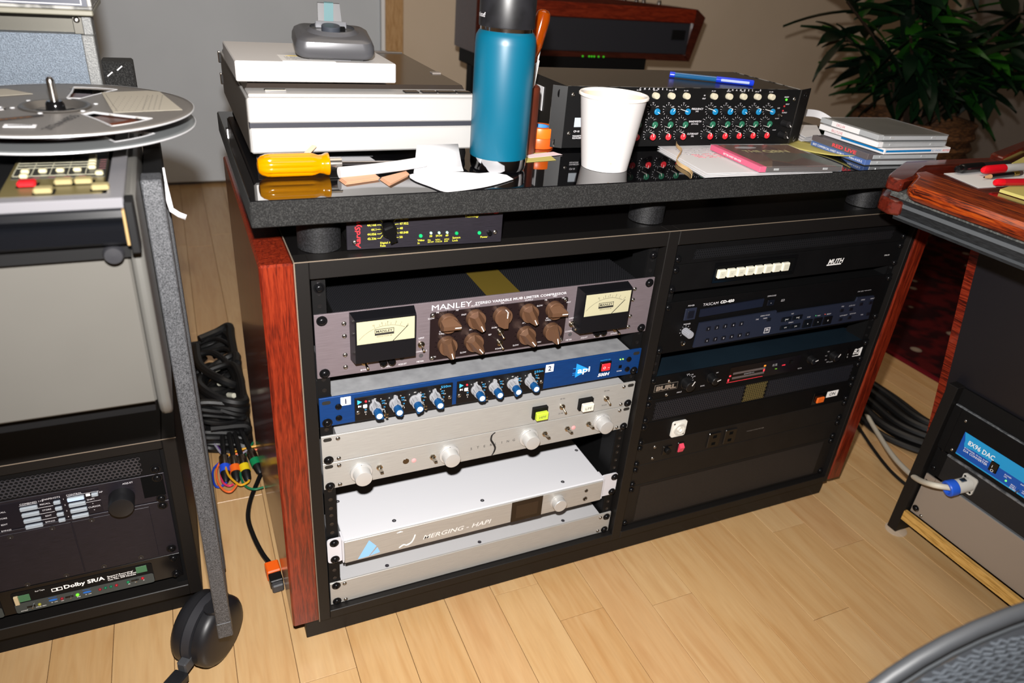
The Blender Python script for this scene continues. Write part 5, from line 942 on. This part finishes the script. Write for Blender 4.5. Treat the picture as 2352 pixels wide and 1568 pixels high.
for x in (318.5, 360): u.pr(p_prism([(x+5.4*math.cos(i*.4), 11+1.9*math.sin(i*.4)) for i in range(16)], .1), FR(0, 0, 1.35), mat('cobalt_print', '#1c62b8', .5)); u.pr(p_box(x-5, x+5, 15.4, 16, 0, .1), FR(0, 0, 1.35), mat('cobalt_print')); u.txt('in  out', x+1, 7, 2, m=WHITE, d=1.45)
for x, z, t in ((283, 4, 'normal'), (303, 5, 'check tape'), (329, 6, 'rec'), (349, 6.4, 'play'), (413, 8, 'SR'), (422, 9, 'off'), (432, 9, 'A')): u.txt(t, x, z, 2, m=WHITE, d=1.45)
for x, z in ((292, 8.5), (338, 10), (421, 12.5)): one(p_cbox(x-5, x+5, -1.7, -1.3, z-1.6, z+1.6, .2), 'slide_slot', BLACKG, u.t); one(p_cyl(.9, 4, 8), 'slide_lever', STEEL, u.t, M=FR(x+2, z, 1.5))
scr(u, (37, 5), (475,)); u.done()
# ---------------------------------------------------------------- desk at right
MAHD = wood('mahogany_desk_grain', '#2e0c05', '#7a2a0c', '#96400f', (26, 1.6, 26), 8, .3)
dk = thing('studio_desk', 'reddish wooden studio desk with padded wooden rim at the right', 'desk')
one(p_prism([(805, -111), (757, -140), (752, -155), (752, -900), (838, -900), (838, -170), (853, -88), (820, -92)], 20, 688), 'arm_rail', MAHD, dk).modifiers.new('b', 'BEVEL').width = .006
one(p_prism([(755, -108), (781, -89), (867, -41), (1060, -41), (1046, -72), (880, -70), (845, -87), (800, -114), (762, -128)], 17, 691), 'end_rim', MAHOGX, dk).modifiers.new('b', 'BEVEL').width = .003
one(p_prism([(1060, -41), (1254, 29), (1400, 80), (1394, 48), (1178, -21), (1046, -72)], 30, 686), 'angled_rim', MAHOGX, dk).modifiers.new('b', 'BEVEL').width = .003
one(p_prism([(838, -900), (838, -170), (850, -88), (885, -70), (1046, -72), (1392, 46), (1392, -900)], 12, 686), 'desk_surface', wood('mahogany_surface', '#33120c', '#4f1c12', '#5a2317', (3, 20, 20), 6, .15), dk)
one(p_prism([(768, -110), (792, -92), (868, -47), (1040, -47), (1040, -850), (768, -850)], 8, 682), 'felt_layer', mottle('grey_felt', [(.4, '#2f302f'), (.6, '#4d4e4b')], 300, .9), dk)
one(p_prism([(752, -126), (757, -104), (786, -84), (862, -44), (880, -60), (800, -100), (762, -140)], 20, 661), 'lower_end_block', MAHOGX, dk).modifiers.new('b', 'BEVEL').width = .003
LAM = mottle('black_laminate_layers', [(.4, '#0c0d0f'), (.55, '#17191b'), (.75, '#1f2022')], 90, .5, (12, 1, 12))
one(p_box(764, 1300, -860, -128, 655, 682), 'laminated_edge', LAM, dk)
for z0_, z1_, c_ in ((673, 678, '#4a4d50'), (659, 662.5, '#3a3d40')): one(p_box(762.6, 764.2, -860, -128.5, z0_, z1_), 'laminate_strip', mat('lam_strip'+c_, c_, .4), dk)
one(p_prism([(1003, 655), (1148, 60), (1500, 60), (1500, 655)], 23), 'end_panel', wood('mahogany_sloped', '#350d07', '#701f10', '#87301a', (26, 26, 1.6)), dk, M=T(0, -92, 0) @ R(90, 'X'))
one(p_prism([(990, 655), (1076, 300), (1400, 300), (1400, 655)], 640), 'knee_panel', mottle('charcoal_panel', [(.35, '#141318'), (.65, '#18171b')], 4, .45), dk, M=T(0, -115.5, 0) @ R(90, 'X'))
rk = one(p_cbox(1045, 1400, -150, -131, 14, 340, 1), 'rack_post', BLACK, dk); one(p_box(1062, 1400, -740, -150, 306, 338), 'rack_top', BLACKM, dk); one(p_box(1300, 1400, -740, -150, 20, 306), 'rack_back', DARK, dk); one(p_box(1048, 1300, -760, -740, 14, 338), 'rack_post', BLACK, dk)
one(p_box(1062, 1066, -166, -150, 40, 306), 'rack_rail', BLACKM, dk)
for z, y in ((290, -158), (228, -159), (215, -160), (172, -159), (146, -158)): link('rack_screw', ME_SCREW, dk, M=T(1061.5, y, z) @ R(-90, 'Y'))
fo_ = one(p_lathe([(20, .2), (20, 2.4), (15, 4), (10, 6), (9, 18)], 32), 'glide', mat('clear_glide', '#e8dccb', .05, spec=.8, alpha=.22), dk, loc=(1068, -138, 0)); 
one(p_box(1046, 1054, -900, -148, 46, 66), 'lower_ledge', wood('oak_ledge', '#9a7436', '#b98f4a', '#c39b58', (26, 1.6, 26), rough=.5, coat=0), dk)
LP = Matrix(((0, 0, -1, 0), (-1, 0, 0, 0), (0, 1, 0, 0), (0, 0, 0, 1)))   # panel x -> -y world, panel y -> z, extrude -> -x
def desk_unit(name, label, z0, h, m, cat='audio device', dx=0):
    t = thing(name, label, cat, M=T(1056+dx, -151, z0) @ Matrix(((0, 0, -1, 0), (-1, 0, 0, 0), (0, 1, 0, 0), (0, 0, 0, 1))))
    return t
u_ = desk_unit('digital_converter', 'black converter with two tone blue label strip in the right desk rack', 217, 88, None)
one(p_cbox(14, 480, 0, 88, -3, 0, .5), 'front_panel', PANELR, u_); one(p_box(20, 470, 2, 86, -150, -3), 'chassis', BLACKM, u_); one(p_box(0, 14, 0, 88, -3, 0), 'rack_ear', PANELR, u_)
one(p_box(34, 470, 9, 54, 0, .3), 'label_strip', mat('cobalt_strip', '#0e4aa0', .4), u_); one(p_prism([(34.5, 54)]+[(40+6-6*math.cos(math.radians(a)), 40-14*math.sin(math.radians(a))) for a in (0, 30, 60)]+[(58, 31), (470, 31), (470, 54)], .1, .3), 'light_band', mat('sky_blue_band', '#1e90c8', .4), u_); one(p_box(34, 470, 8.2, 10.5, .3, .4), 'lower_line', mat('sky_blue_band'), u_)
b = MB(); b.text('8X96 DAC', 46, 40, 8.6, T(0, 0, .5), 'l', w=48, off=.01); b.text('8 CHANNEL, 96 kHz, 24 BIT', 44, 27.5, 2.6, T(0, 0, .5), 'l', w=44); b.text('D/A CONVERTER', 44, 22.5, 4.2, T(0, 0, .5), 'l', w=44); b.text('POWER\nON', 124, 26, 2.4, T(0, 0, .5)); b.text('INPUT', 150, 27, 2.4, T(0, 0, .5)); b.text('48/44.1\n96/88.2\nEXTERNAL', 140, 17, 2.2, T(0, 0, .5)); b.text('WORD CLK\nAES/EBU', 160, 18, 2.2, T(0, 0, .5)); b.build('lettering', WHITE, u_, smooth=False)
o = one(p_cbox(92, 106, 17, 36, .2, 2.5, .8), 'rocker_switch', BLACKG, u_); MB().text('I\nO', 99, 27, 5, T(0, 0, 2.7)).build('switch_marks', WHITE, o, smooth=False); one(p_sphere(1.6, 10, 6), 'indicator_light', mat('green_on', '#58f04a', .3, emit='#58f04a', es=2.5), u_, loc=(124, 17, .5))
for x in (147, 164): one(p_lathe([(2, 0), (1.5, 2), (1, 8), (.01, 8.4)], 10), 'toggle_switch', BRASS, u_, loc=(x, 14, .3))
for x, y in ((27, 72), (26, 10)): link('small_screw', ME_SMALL, u_, loc=(x, y, 0))
one(p_cbox(0, 480, 87.5, 90, -60, -2, .4), 'top_flange', mottle('lit_grey_flange', [(.4, '#3b3d40'), (.6, '#6a6c6e')], 120, .7), u_)  # lit look of the top rail is painted in as grey
u_ = desk_unit('connector_panel', 'recessed black panel with grey and blue plugged power connector in the right desk rack', 160, 52, None, 'rack panel', 4)
one(p_cbox(22, 480, 0, 52, -3, 0, .5), 'front_panel', mat('gritty_black', '#121112', .6), u_); one(p_cbox(0, 22, 0, 52, -3, 0, .5), 'rack_ear', PANELR, u_); one(p_cbox(22, 480, 50, 54, -40, 3, .6), 'top_flange', mat('lit_grey_flange'), u_)
o = one(p_prism(rrect(60, 86, 9, 43, 5), 3), 'connector_flange', mat('pale_grey_nylon', '#b4b1aa', .45), u_); CM = T(73, 26, 3) @ R(-16, 'Y') @ R(14, 'X')
one(p_lathe([(13, -2), (13, 22), (12, 24)], 28), 'connector_body', mat('pale_grey_nylon'), o, M=CM); one(p_lathe([(13.6, 22), (14.4, 24), (14.4, 36), (13, 38), (10, 38), (9, 33), (6, 33)], 28), 'blue_collar', mat('blue_collar', '#2458c8', .35), o, M=CM, label='blue collar'); one(p_cbox(-3, 5, 8, 14.5, 6, 16, .5), 'latch', STEEL, o, M=CM)
for x, y in ((64, 37), (82, 14)): one(p_cyl(2, .3, 10), 'flange_hole', DARK, o, loc=(x, y, 3))
tip = Vector((1060, -151, 160)) + Vector((-(3+33*math.cos(math.radians(20))), -73, 26)) + Vector((0, 8, -6))
wcb = thing('white_cable', 'white power cable curving from cabinet to the blue connector', 'cable'); one(p_tube(smooth_path([tip, tip+Vector((-16, 22, -6)), fz(2100, 1095, 140), fz(2052, 1048, 90), fz(2012, 988, 40), fz(1985, 940, 14), fz(1972, 905, 8)], 8), 5.2, 12), 'cable_sheath', mat('white_cable_sheath', '#c3bcac', .5), wcb)
u_ = desk_unit('drawer_front', 'beige silver front panel above the oak ledge at lower right', 66, 90, None, 'rack panel', 2)
one(p_cbox(2, 480, 0, 90, -3, 0, .5), 'front_panel', mat('beige_silver', '#8f8377', .42, .25), u_); one(p_cbox(30, 480, 88, 91, -40, -1, .4), 'top_flange', mat('zinc_flange', '#85888b', .45, .5), u_); one(p_cbox(3, 22, 80, 91, .1, 3, .5), 'corner_bracket', mat('beige_silver'), u_)
for x, y in ((13, 9), (24, 5), (13, 84)): link('small_screw', ME_SMALL, u_, loc=(x, y, 0))
link('rack_screw', ME_SCREW, u_, loc=(10, 12, 0))
# on the desk
HD = 698.3
sheet('note_paper', 'white printed paper under the pens on the right desk', 'paper', [(908, -80), (945, -92), (1100, -80), (1085, -110), (1000, -150), (925, -152), (888, -138), (878, -100)][0:1]+[(1090, -78), (1060, -155), (888, -150)], HD, mat('grey_white_paper', '#d0cfcf', .8), .4)
sheet('notepad', 'front yellow legal pad on the right desk beside the red pen', 'notepad', [(900, -172), (1010, -142), (1030, -300), (905, -330)], HD+.5, NOTE, 4); sheet('notepad', 'rear yellow legal pad standing behind the markers on the right desk', 'notepad', [(1085, -64), (1210, -14), (1230, -110), (1096, -120)], HD+.5, NOTE, 5)
def marker(name, label, p, q, r, segs, cat='marker'):
    p, q = Vector(p), Vector(q); d = q-p; L_ = d.length; rot = d.to_track_quat('Z', 'X').to_matrix().to_4x4(); t = thing(name, label, cat, M=Matrix.Translation(p) @ rot)
    for nm, prof, m in segs: one(p_lathe(prof, 20), nm, m, t)
    return t, L_
RED = mat('marker_red', '#cc0f1e', .28); MBK = mat('marker_black', '#0d0d0e', .25); MGR = mat('marker_grey', '#b9b8b6', .4)
marker('black_marker', 'black marker lying behind the red capped marker on the right desk', (924, -86, HD+7.5), (1090, -72, HD+7.5), 7, (('tip_cap', [(.01, 0), (4.5, 1), (5.4, 5), (5.2, 10), (6.6, 12), (7, 16), (7, 62)], MBK), ('barrel', [(7, 62), (6.4, 66), (6.4, 130), (5, 134), (.01, 134)], mat('marker_charcoal', '#1b1c1e', .35))))
t, _ = marker('red_marker', 'grey barrelled marker with red cap on the right desk', (960, -101, HD+9), (1110, -92, HD+8.5), 6, (('cap', [(.01, 0), (3.4, .6), (5.2, 4), (6.4, 10), (6.6, 52)], RED), ('barrel', [(6, 52), (6, 128), (4.5, 132), (.01, 132)], MGR)))
lt = MB(); wrap(lt, 'Sharpie', 6.05, 0, 6, 0, 20)
lt2 = MB(); v, f, x0, x1 = text_mesh('Sharpie', 0)
for q in v: a = math.radians(205)-(q[1]-.3)*7.5/6; lt2.v.append((6.06*math.cos(a), 6.06*math.sin(a), 62+(q[0]-x0)*34/(x1-x0)))
lt2.f = [tuple(p) for p in f]; lt2.build('lettering', INK, t, smooth=False)
marker('pencil', 'black pencil with bare sharpened wood tip in front of the red capped marker', (938, -119, HD+4.2), (1060, -108, HD+4.2), 3.6, (('lead', [(.01, 0), (1, 4)], MBK), ('sharpened_wood', [(1, 4), (3.5, 19)], mat('pencil_wood', '#c09066', .6)), ('barrel', [(3.6, 19), (3.6, 78)], MBK), ('ferrule', [(3.8, 78), (3.8, 92)], mat('ferrule_gold', '#a88a3a', .3, .9)), ('eraser', [(3.5, 92), (3.5, 102), (.01, 103)], mat('eraser_dark', '#3a2a24', .7))), 'pencil')
t, _ = marker('red_pen', 'glossy red pen on the front yellow pad at the right edge', (906, -158, HD+9.5), (1030, -172, HD+9.5), 5, (('cap', [(.01, 0), (4, .8), (5.2, 4), (5.2, 14)], RED), ('barrel', [(5, 14), (5, 130), (.01, 131)], mat('pen_red', '#b01522', .2))), 'pen')
one(p_cbox(-1, 1, -6.5, -4.6, 8, 22, .4), 'clip', CHROME, t)
# ---------------------------------------------------------------- console behind
cn = thing('mixing_console', 'dark mixing console with reddish wooden end behind the worktop', 'console')
MH2 = wood('console_wood', '#35150e', '#3f1a12', '#471e15', (1.6, 10, 10))
one(p_prism([(776, 648), (1609, 640), (1646, 788), (1607, 813), (776, 850)], 190), 'wooden_shell', MH2, cn, M=T(0, 1690, 0) @ R(90, 'X'))
pg = one(p_cbox(830, 1590, 1494, 1500, 664, 766, 2), 'rear_panel', mat('slate_panel', '#25262c', .5), cn); one(p_cbox(1514, 1572, 1491, 1494.5, 712, 744, 1), 'vent_slot', BLACKM, pg)
one(p_prism([(1590, 660), (1609, 640), (1646, 788), (1607, 813), (1600, 770)], 8), 'end_trim', MH2, cn, M=T(0, 1500, 0) @ R(90, 'X')); one(p_cbox(830, 1604, 1492, 1500, 768, 812, 2), 'top_trim', wood('console_trim', '#5a1a0d', '#6b2010', '#782814', (1.6, 10, 10)), cn)
one(p_cbox(790, 1430, 1500, 1680, 600, 648, 2), 'lower_unit', BLACKM, cn)
for x in (1170, 1195, 1205, 1215, 1232, 1252): one(p_sphere(3.2, 10, 6), 'green_lamp', mat('green_bokeh', '#2a8a10', .4, emit='#38b818', es=.7), cn, loc=(x, 1498, 648))
for x in (802, 1415): one(p_box(x-12, x+12, 1560, 1600, 0, 604), 'leg', BLACKM, cn)
one(p_box(1444, 1468, 1560, 1590, 0, 645), 'leg', mat('leg_slate', '#3a3f46', .5), cn); one(p_box(812, 1400, 1620, 1640, 10, 600), 'modesty_panel', BLACKM, cn)
for i, x in enumerate((1080, 1130, 1170, 1330, 1372, 1408, 1466)): one(p_lathe([(9, 0), (8, 14), (6, 20), (.01, 21)], 12), 'console_knob', STEEL if i > 2 else BLACKG, cn, loc=(x, 1530+10*(i % 2), 813))
# ---------------------------------------------------------------- plants
LG = mat('leaf_green', '#12300f', .42); 
def _leaf(m):
    oi = nd(m, 'ObjectInfo'); lk(m, ramp(m, oi.outputs['Random'], [(0, '#06130a'), (.55, '#0a2210'), (.82, '#0e3012'), (1, '#245a10')]), BS(m).inputs['Base Color'])
_leaf(LG)
lf = MB(); N = 7
for i in range(N):
    t_ = i/(N-1); w_ = 17*math.sin(math.pi*min(1, t_*1.02+.04))**.8*(1-.15*t_); z = -22*t_*t_
    for s in (-1, 0, 1): lf.v.append((t_*110, s*w_, z+(4 if s else 0)))
for i in range(N-1):
    for s in (0, 1): lf.f.append((i*3+s, i*3+3+s, i*3+4+s, i*3+1+s))
ME_LEAF = lf.mesh('leaf', LG)
STEM = mat('brown_stem', '#2b1e12', .7); BASK = mottle('woven_basket', [(.4, '#3a2312'), (.6, '#6a4424')], 60, .7, (1, 1, 4), bump=.6)
def plant(name, label, x, y, pot_r, pot_h, stems, shift, seed, pot=True):
    t = thing(name, label, 'plant', (x, y, 7.6)); q = random.Random(seed)
    if pot:
        pts = []
        one(p_lathe([(pot_r*.8, .2), (pot_r*.95, pot_h*.4), (pot_r, pot_h*.94), (pot_r*1.04, pot_h), (pot_r*.94, pot_h), (pot_r*.9, pot_h*.86), (.01, pot_h*.86)], 32, True, False), 'basket', BASK, t)
        for k in range(1, 14): one(p_tube([(pot_r*(.8+.2*min(1, k/9))*1.015*math.cos(a*.2618), pot_r*(.8+.2*min(1, k/9))*1.015*math.sin(a*.2618), pot_h*k/14) for a in range(24)], pot_h*.022, 6, True), 'weave_band', BASK, t)
    for sx, sy, sz, n in stems:
        sx += shift
        P_ = smooth_path([(sx*.06, sy*.06, pot_h*.86), (sx*.45, sy*.4, pot_h+(sz-pot_h)*.5), (sx, sy, sz)], 8); one(p_tube(P_, 4.5, 6), 'stem', STEM, t)
        for i in range(n):
            p = P_[min(len(P_)-1, int(len(P_)*(.35+.65*(i+.5)/n)))]; az = q.uniform(0, 360); el = q.uniform(-45, 40); sc_ = q.uniform(1.0, 1.9)
            link('leaf', ME_LEAF, t, M=T(*p) @ R(az, 'Z') @ R(-el, 'Y') @ R(q.uniform(-30, 30), 'X') @ SCL(sc_, sc_, sc_))
    return t
plant('potted_plant', 'tall dark leafy plant in a woven basket behind the disc stack, taller of two', 2230, 1000, 195, 540, [(-230, 0, 880, 34), (-160, -60, 1120, 42), (-40, 60, 1250, 40), (60, -60, 1180, 42), (150, 20, 1040, 38), (-60, -120, 800, 36), (60, -100, 760, 34), (-120, 80, 780, 30)], -225, 11)
plant('potted_plant', 'lower leafy plant spreading to the right from the same woven basket', 2230, 1000, 195, 540, [(-120, -30, 760, 26), (60, 0, 890, 32), (180, 20, 860, 30), (230, -60, 740, 26), (0, -90, 700, 26)], 320, 23, False)
# ---------------------------------------------------------------- cables on the floor
CBK = mat('black_cable', '#0c0c0d', .45)
def crop_pts(pts, h=8, n=5, hs=None):
    return smooth_path([fz(430+.1913*x, 840+.1913*y, hs[i] if hs else h) for i, (x, y) in enumerate(pts)], n)
WIRES = (('orange', '#e0672f', [(1030, 985), (820, 1005), (640, 1045), (500, 1085), (400, 1150), (350, 1270), (370, 1400), (440, 1490), (520, 1510), (580, 1450), (600, 1405)], 24), ('blue', '#1c3fae', [(520, 1050), (400, 1150), (320, 1230), (305, 1340), (340, 1440), (400, 1450), (470, 1400)], 12), ('yellow', '#d69c1e', [(1040, 940), (900, 952), (760, 975), (600, 1020), (500, 1070), (460, 1180), (490, 1300), (560, 1380), (640, 1430), (720, 1400), (745, 1372)], 28),
         ('green', '#0f6b46', [(790, 920), (700, 1080), (640, 1230), (650, 1350), (700, 1440), (800, 1480), (915, 1455)], 20), ('pink', '#c8305a', [(640, 1040), (480, 1110), (430, 1200), (405, 1300), (430, 1400), (500, 1440), (550, 1420)], 16), ('grey', '#8d8a98', [(290, 870), (330, 940), (400, 1040), (470, 1090), (560, 1095), (660, 1050), (720, 1010)], 30), ('purple', '#5a2f86', [(260, 800), (300, 880), (370, 980), (430, 1050)], 26))
for nm, c, pts, h in WIRES:
    t = thing('patch_wire', 'thin %s patch wire looping in the cable tangle beside the cabinet' % nm, 'wire', group='thin coloured patch wires'); one(p_tube(crop_pts(pts, h), 2.1, 7), 'wire_sheath', mat('wire_'+nm, c, .4), t)
for nm, c, a, r_, b in (('blue', '#1f49c8', (440, 1090), (458, 1215), (465, 1400)), ('orange', '#e0601a', (552, 1100), (575, 1255), (602, 1395)), ('yellow', '#d8bc1a', (650, 1090), (702, 1210), (735, 1385)), ('green', '#0f7a4a', (762, 1030), (842, 1180), (885, 1300))):
    A, Bq = fz(430+.1913*a[0], 840+.1913*a[1], 30), fz(430+.1913*b[0], 840+.1913*b[1], 12); d = Bq-A; L_ = d.length
    t = thing('audio_plug', 'metal audio plug with %s colour ring lying in the cable tangle' % nm, 'plug', group='colour ringed audio plugs', M=Matrix.Translation(A) @ d.to_track_quat('Z', 'Y').to_matrix().to_4x4())
    one(p_lathe([(9, 0), (9.4, 2), (9.4, L_*.36)], 16), 'plug_shell', STEEL, t); one(p_lathe([(9.8, L_*.36), (9.8, L_*.62)], 16), 'colour_ring', mat('ring_'+nm, c, .4), t); one(p_lathe([(9, L_*.62), (7, L_*.9), (4, L_)], 16), 'strain_relief', CBK, t); one(p_tube([(0, 0, -60), (0, 0, 0)], 5, 8), 'cable_tail', CBK, t)
qr = random.Random(4)
for i in range(26):
    cx, cy = qr.uniform(-140, -75), qr.uniform(520, 800); rx_, ry_ = qr.uniform(40, 90), qr.uniform(80, 190); z0 = 8+i*4.5; ph_ = qr.uniform(0, 6)
    pts = []
    for k in range(9): a = ph_+k*.75; X = max(-190, min(-68, cx+rx_*math.cos(a))); pts.append((X, max(505, min(830, cy+ry_*math.sin(a))), z0+10*math.sin(a*2)+qr.uniform(-3, 3)))
    t = thing('audio_cable', 'black audio cable coiled in the floor tangle between tape machine and cabinet', 'cable', group='tangled black audio cables'); one(p_tube(smooth_path(pts, 6), qr.choice((5, 7, 9)), 8), 'cable_sheath', CBK, t)
for i in range(4):
    p = (-78-16*i, 560+30*i, 70+12*i); t = thing('cable_connector', 'pale metal connector end in the black cable tangle', 'plug', p, 30*i, group='pale connector ends in the tangle'); one(p_lathe([(4, 0), (5.5, 2), (5.5, 24), (4, 26)], 12), 'connector_shell', mat('pale_connector', '#c9c7b6', .4), t, M=R(70, 'X'))
pc = thing('mains_cable', 'black power cord with orange collar lying against the wooden cabinet side', 'cord'); cpts = [fz(x, y, h) for x, y, h in ((603, 1080, 14), (592, 1105, 10), (575, 1150, 8), (570, 1190, 8), (582, 1230, 8), (602, 1270, 9), (622, 1296, 12))]
one(p_tube(smooth_path(cpts, 6), 4.2, 10), 'cord_sheath', CBK, pc)
A = fz(624, 1300, 15); Bq = fz(640, 1352, 13); d = Bq-A; MM = Matrix.Translation(A) @ d.to_track_quat('Z', 'Y').to_matrix().to_4x4(); L_ = d.length
one(p_cbox(-11, 11, -11, 11, -3, L_*.42, 2), 'orange_collar', mat('orange_collar', '#d8560f', .45), pc, M=MM, label='orange plug collar'); one(p_cbox(-10, 10, -9, 9, L_*.42, L_*.8, 1.5), 'plug_body', CBK, pc, M=MM); one(p_cbox(-9, 9, -8, 8, L_*.8, L_, 2), 'plug_nose', mat('dark_grey_rubber', '#3a3a3c', .5), pc, M=MM)
bk_ = [(0, 10), (18, 10), (8, 26), (28, 26), (36, 10), (46, 27), (54, 10), (64, 26), (72, 10), (82, 10)]
for i, (o_, h) in enumerate(bk_):
    t = thing('snake_cable', 'black cable in the thick bundle on the floor right of the cabinet', 'cable', group='black cable bundle behind the right desk')
    one(p_tube(smooth_path([(1330+o_*1.7, 430, h+4), (1320+o_*1.9, 230, h), (1300+o_*2, 100, h), (1360+o_*1.9, -5+o_*.4, h+4), (1520+o_, -55+o_*.8, h)], 8), 8+(i % 3), 9), 'cable_sheath', CBK, t)
t = thing('floor_cable', 'thin black cable on the floor below the white power cable', 'cable'); one(p_tube(smooth_path([fz(x, y, 6) for x, y in ((1940, 930), (1975, 985), (2005, 1030), (2040, 1075), (2075, 1108), (2120, 1140))], 6), 3.6, 8), 'cable_sheath', CBK, t)
# ---------------------------------------------------------------- chair in the foreground
ch = thing('office_chair', 'grey mesh office chair with rounded rim at the lower right corner', 'chair', (0, 0, 0))
CU = Vector((.975, -.2, .09)); CW = Vector((.03, .12, 1)).normalized(); CN = CU.cross(CW).normalized(); CC = Vector((453, -669, 270))
def sel(a, ru, rw, n=2.9, d=0): c, s = math.cos(a), math.sin(a); return CC+CU*(ru*math.copysign(abs(c)**(2/n), c))+CW*(rw*math.copysign(abs(s)**(2/n), s))+CN*d
CF = mat('chair_frame_grey', '#333538', .5); CMESH = mat('chair_mesh_grey', '#3d4045', .6)
one(p_tube([sel(2*math.pi*i/72, 275, 312) for i in range(72)], 5.5, 12, True), 'back_frame', CF, ch); one(p_tube([sel(2*math.pi*i/72, 265, 302, d=-1) for i in range(72)], 4.5, 8, True), 'inner_rim', mat('rim_light', '#3e4144', .5), ch)
ms = MB(); K = 48
for r_ in range(13):
    for i in range(K): a = 2*math.pi*i/K; q = r_/12; ms.v.append(tuple(sel(a, 268*q+.01, 305*q+.01, 2+.9*q, 6+10*(1-q*q))))
for r_ in range(12):
    for i in range(K): ms.f.append((r_*K+i, (r_+1)*K+i, (r_+1)*K+(i+1) % K, r_*K+(i+1) % K))
ms.build('back_mesh', CMESH, ch)
rb_ = MB()
for k in range(-71, 72):
    y = k*4.1; hw_ = 264*(max(0, 1-abs(y/303)**2.9))**(1/2.9)
    if hw_ < 20: continue
    nn = 60; P_ = []
    for i in range(nn+1):
        x = -hw_+2*hw_*i/nn; e = max(0, 1-(abs(x/268)**2.9+abs(y/305)**2.9)**(2/2.9)); P_.append(CC+CU*x+CW*(y+math.sin(x*.55+k)*0.7)+CN*(7+10*e-1.0*(-1)**i))
    rb_.add(p_tube(P_, .95, 5))
rb_.build('mesh_threads', mat('mesh_thread', '#4e5359', .45), ch, kind='stuff')
one(p_tube(smooth_path([CC-CN*-20+CW*-100, CC-CN*-40+CW*-240, CC+Vector((30, -120, -270)), CC+Vector((40, -250, -262))], 6), 16, 10), 'spine', CF, ch)
SX, SY = CC.x+45, CC.y-290
one(p_prism([(SX+x, SY+y) for x, y in rrect(-240, 240, -230, 220, 80, 6)], 40, 70), 'seat', CF, ch); one(p_cyl(22, 44, 16), 'column', BLACKM, ch, loc=(SX, SY, 28))
for k in range(5): a = math.radians(72*k+30); one(p_tube([(SX, SY, 34), (SX+290*math.cos(a), SY+290*math.sin(a), 26)], 13, 8), 'base_arm', CF, ch); one(p_lathe([(26, -10), (26, 10)], 20), 'castor', BLACKM, ch, M=T(SX+290*math.cos(a), SY+290*math.sin(a), 26) @ R(90, 'Y'))
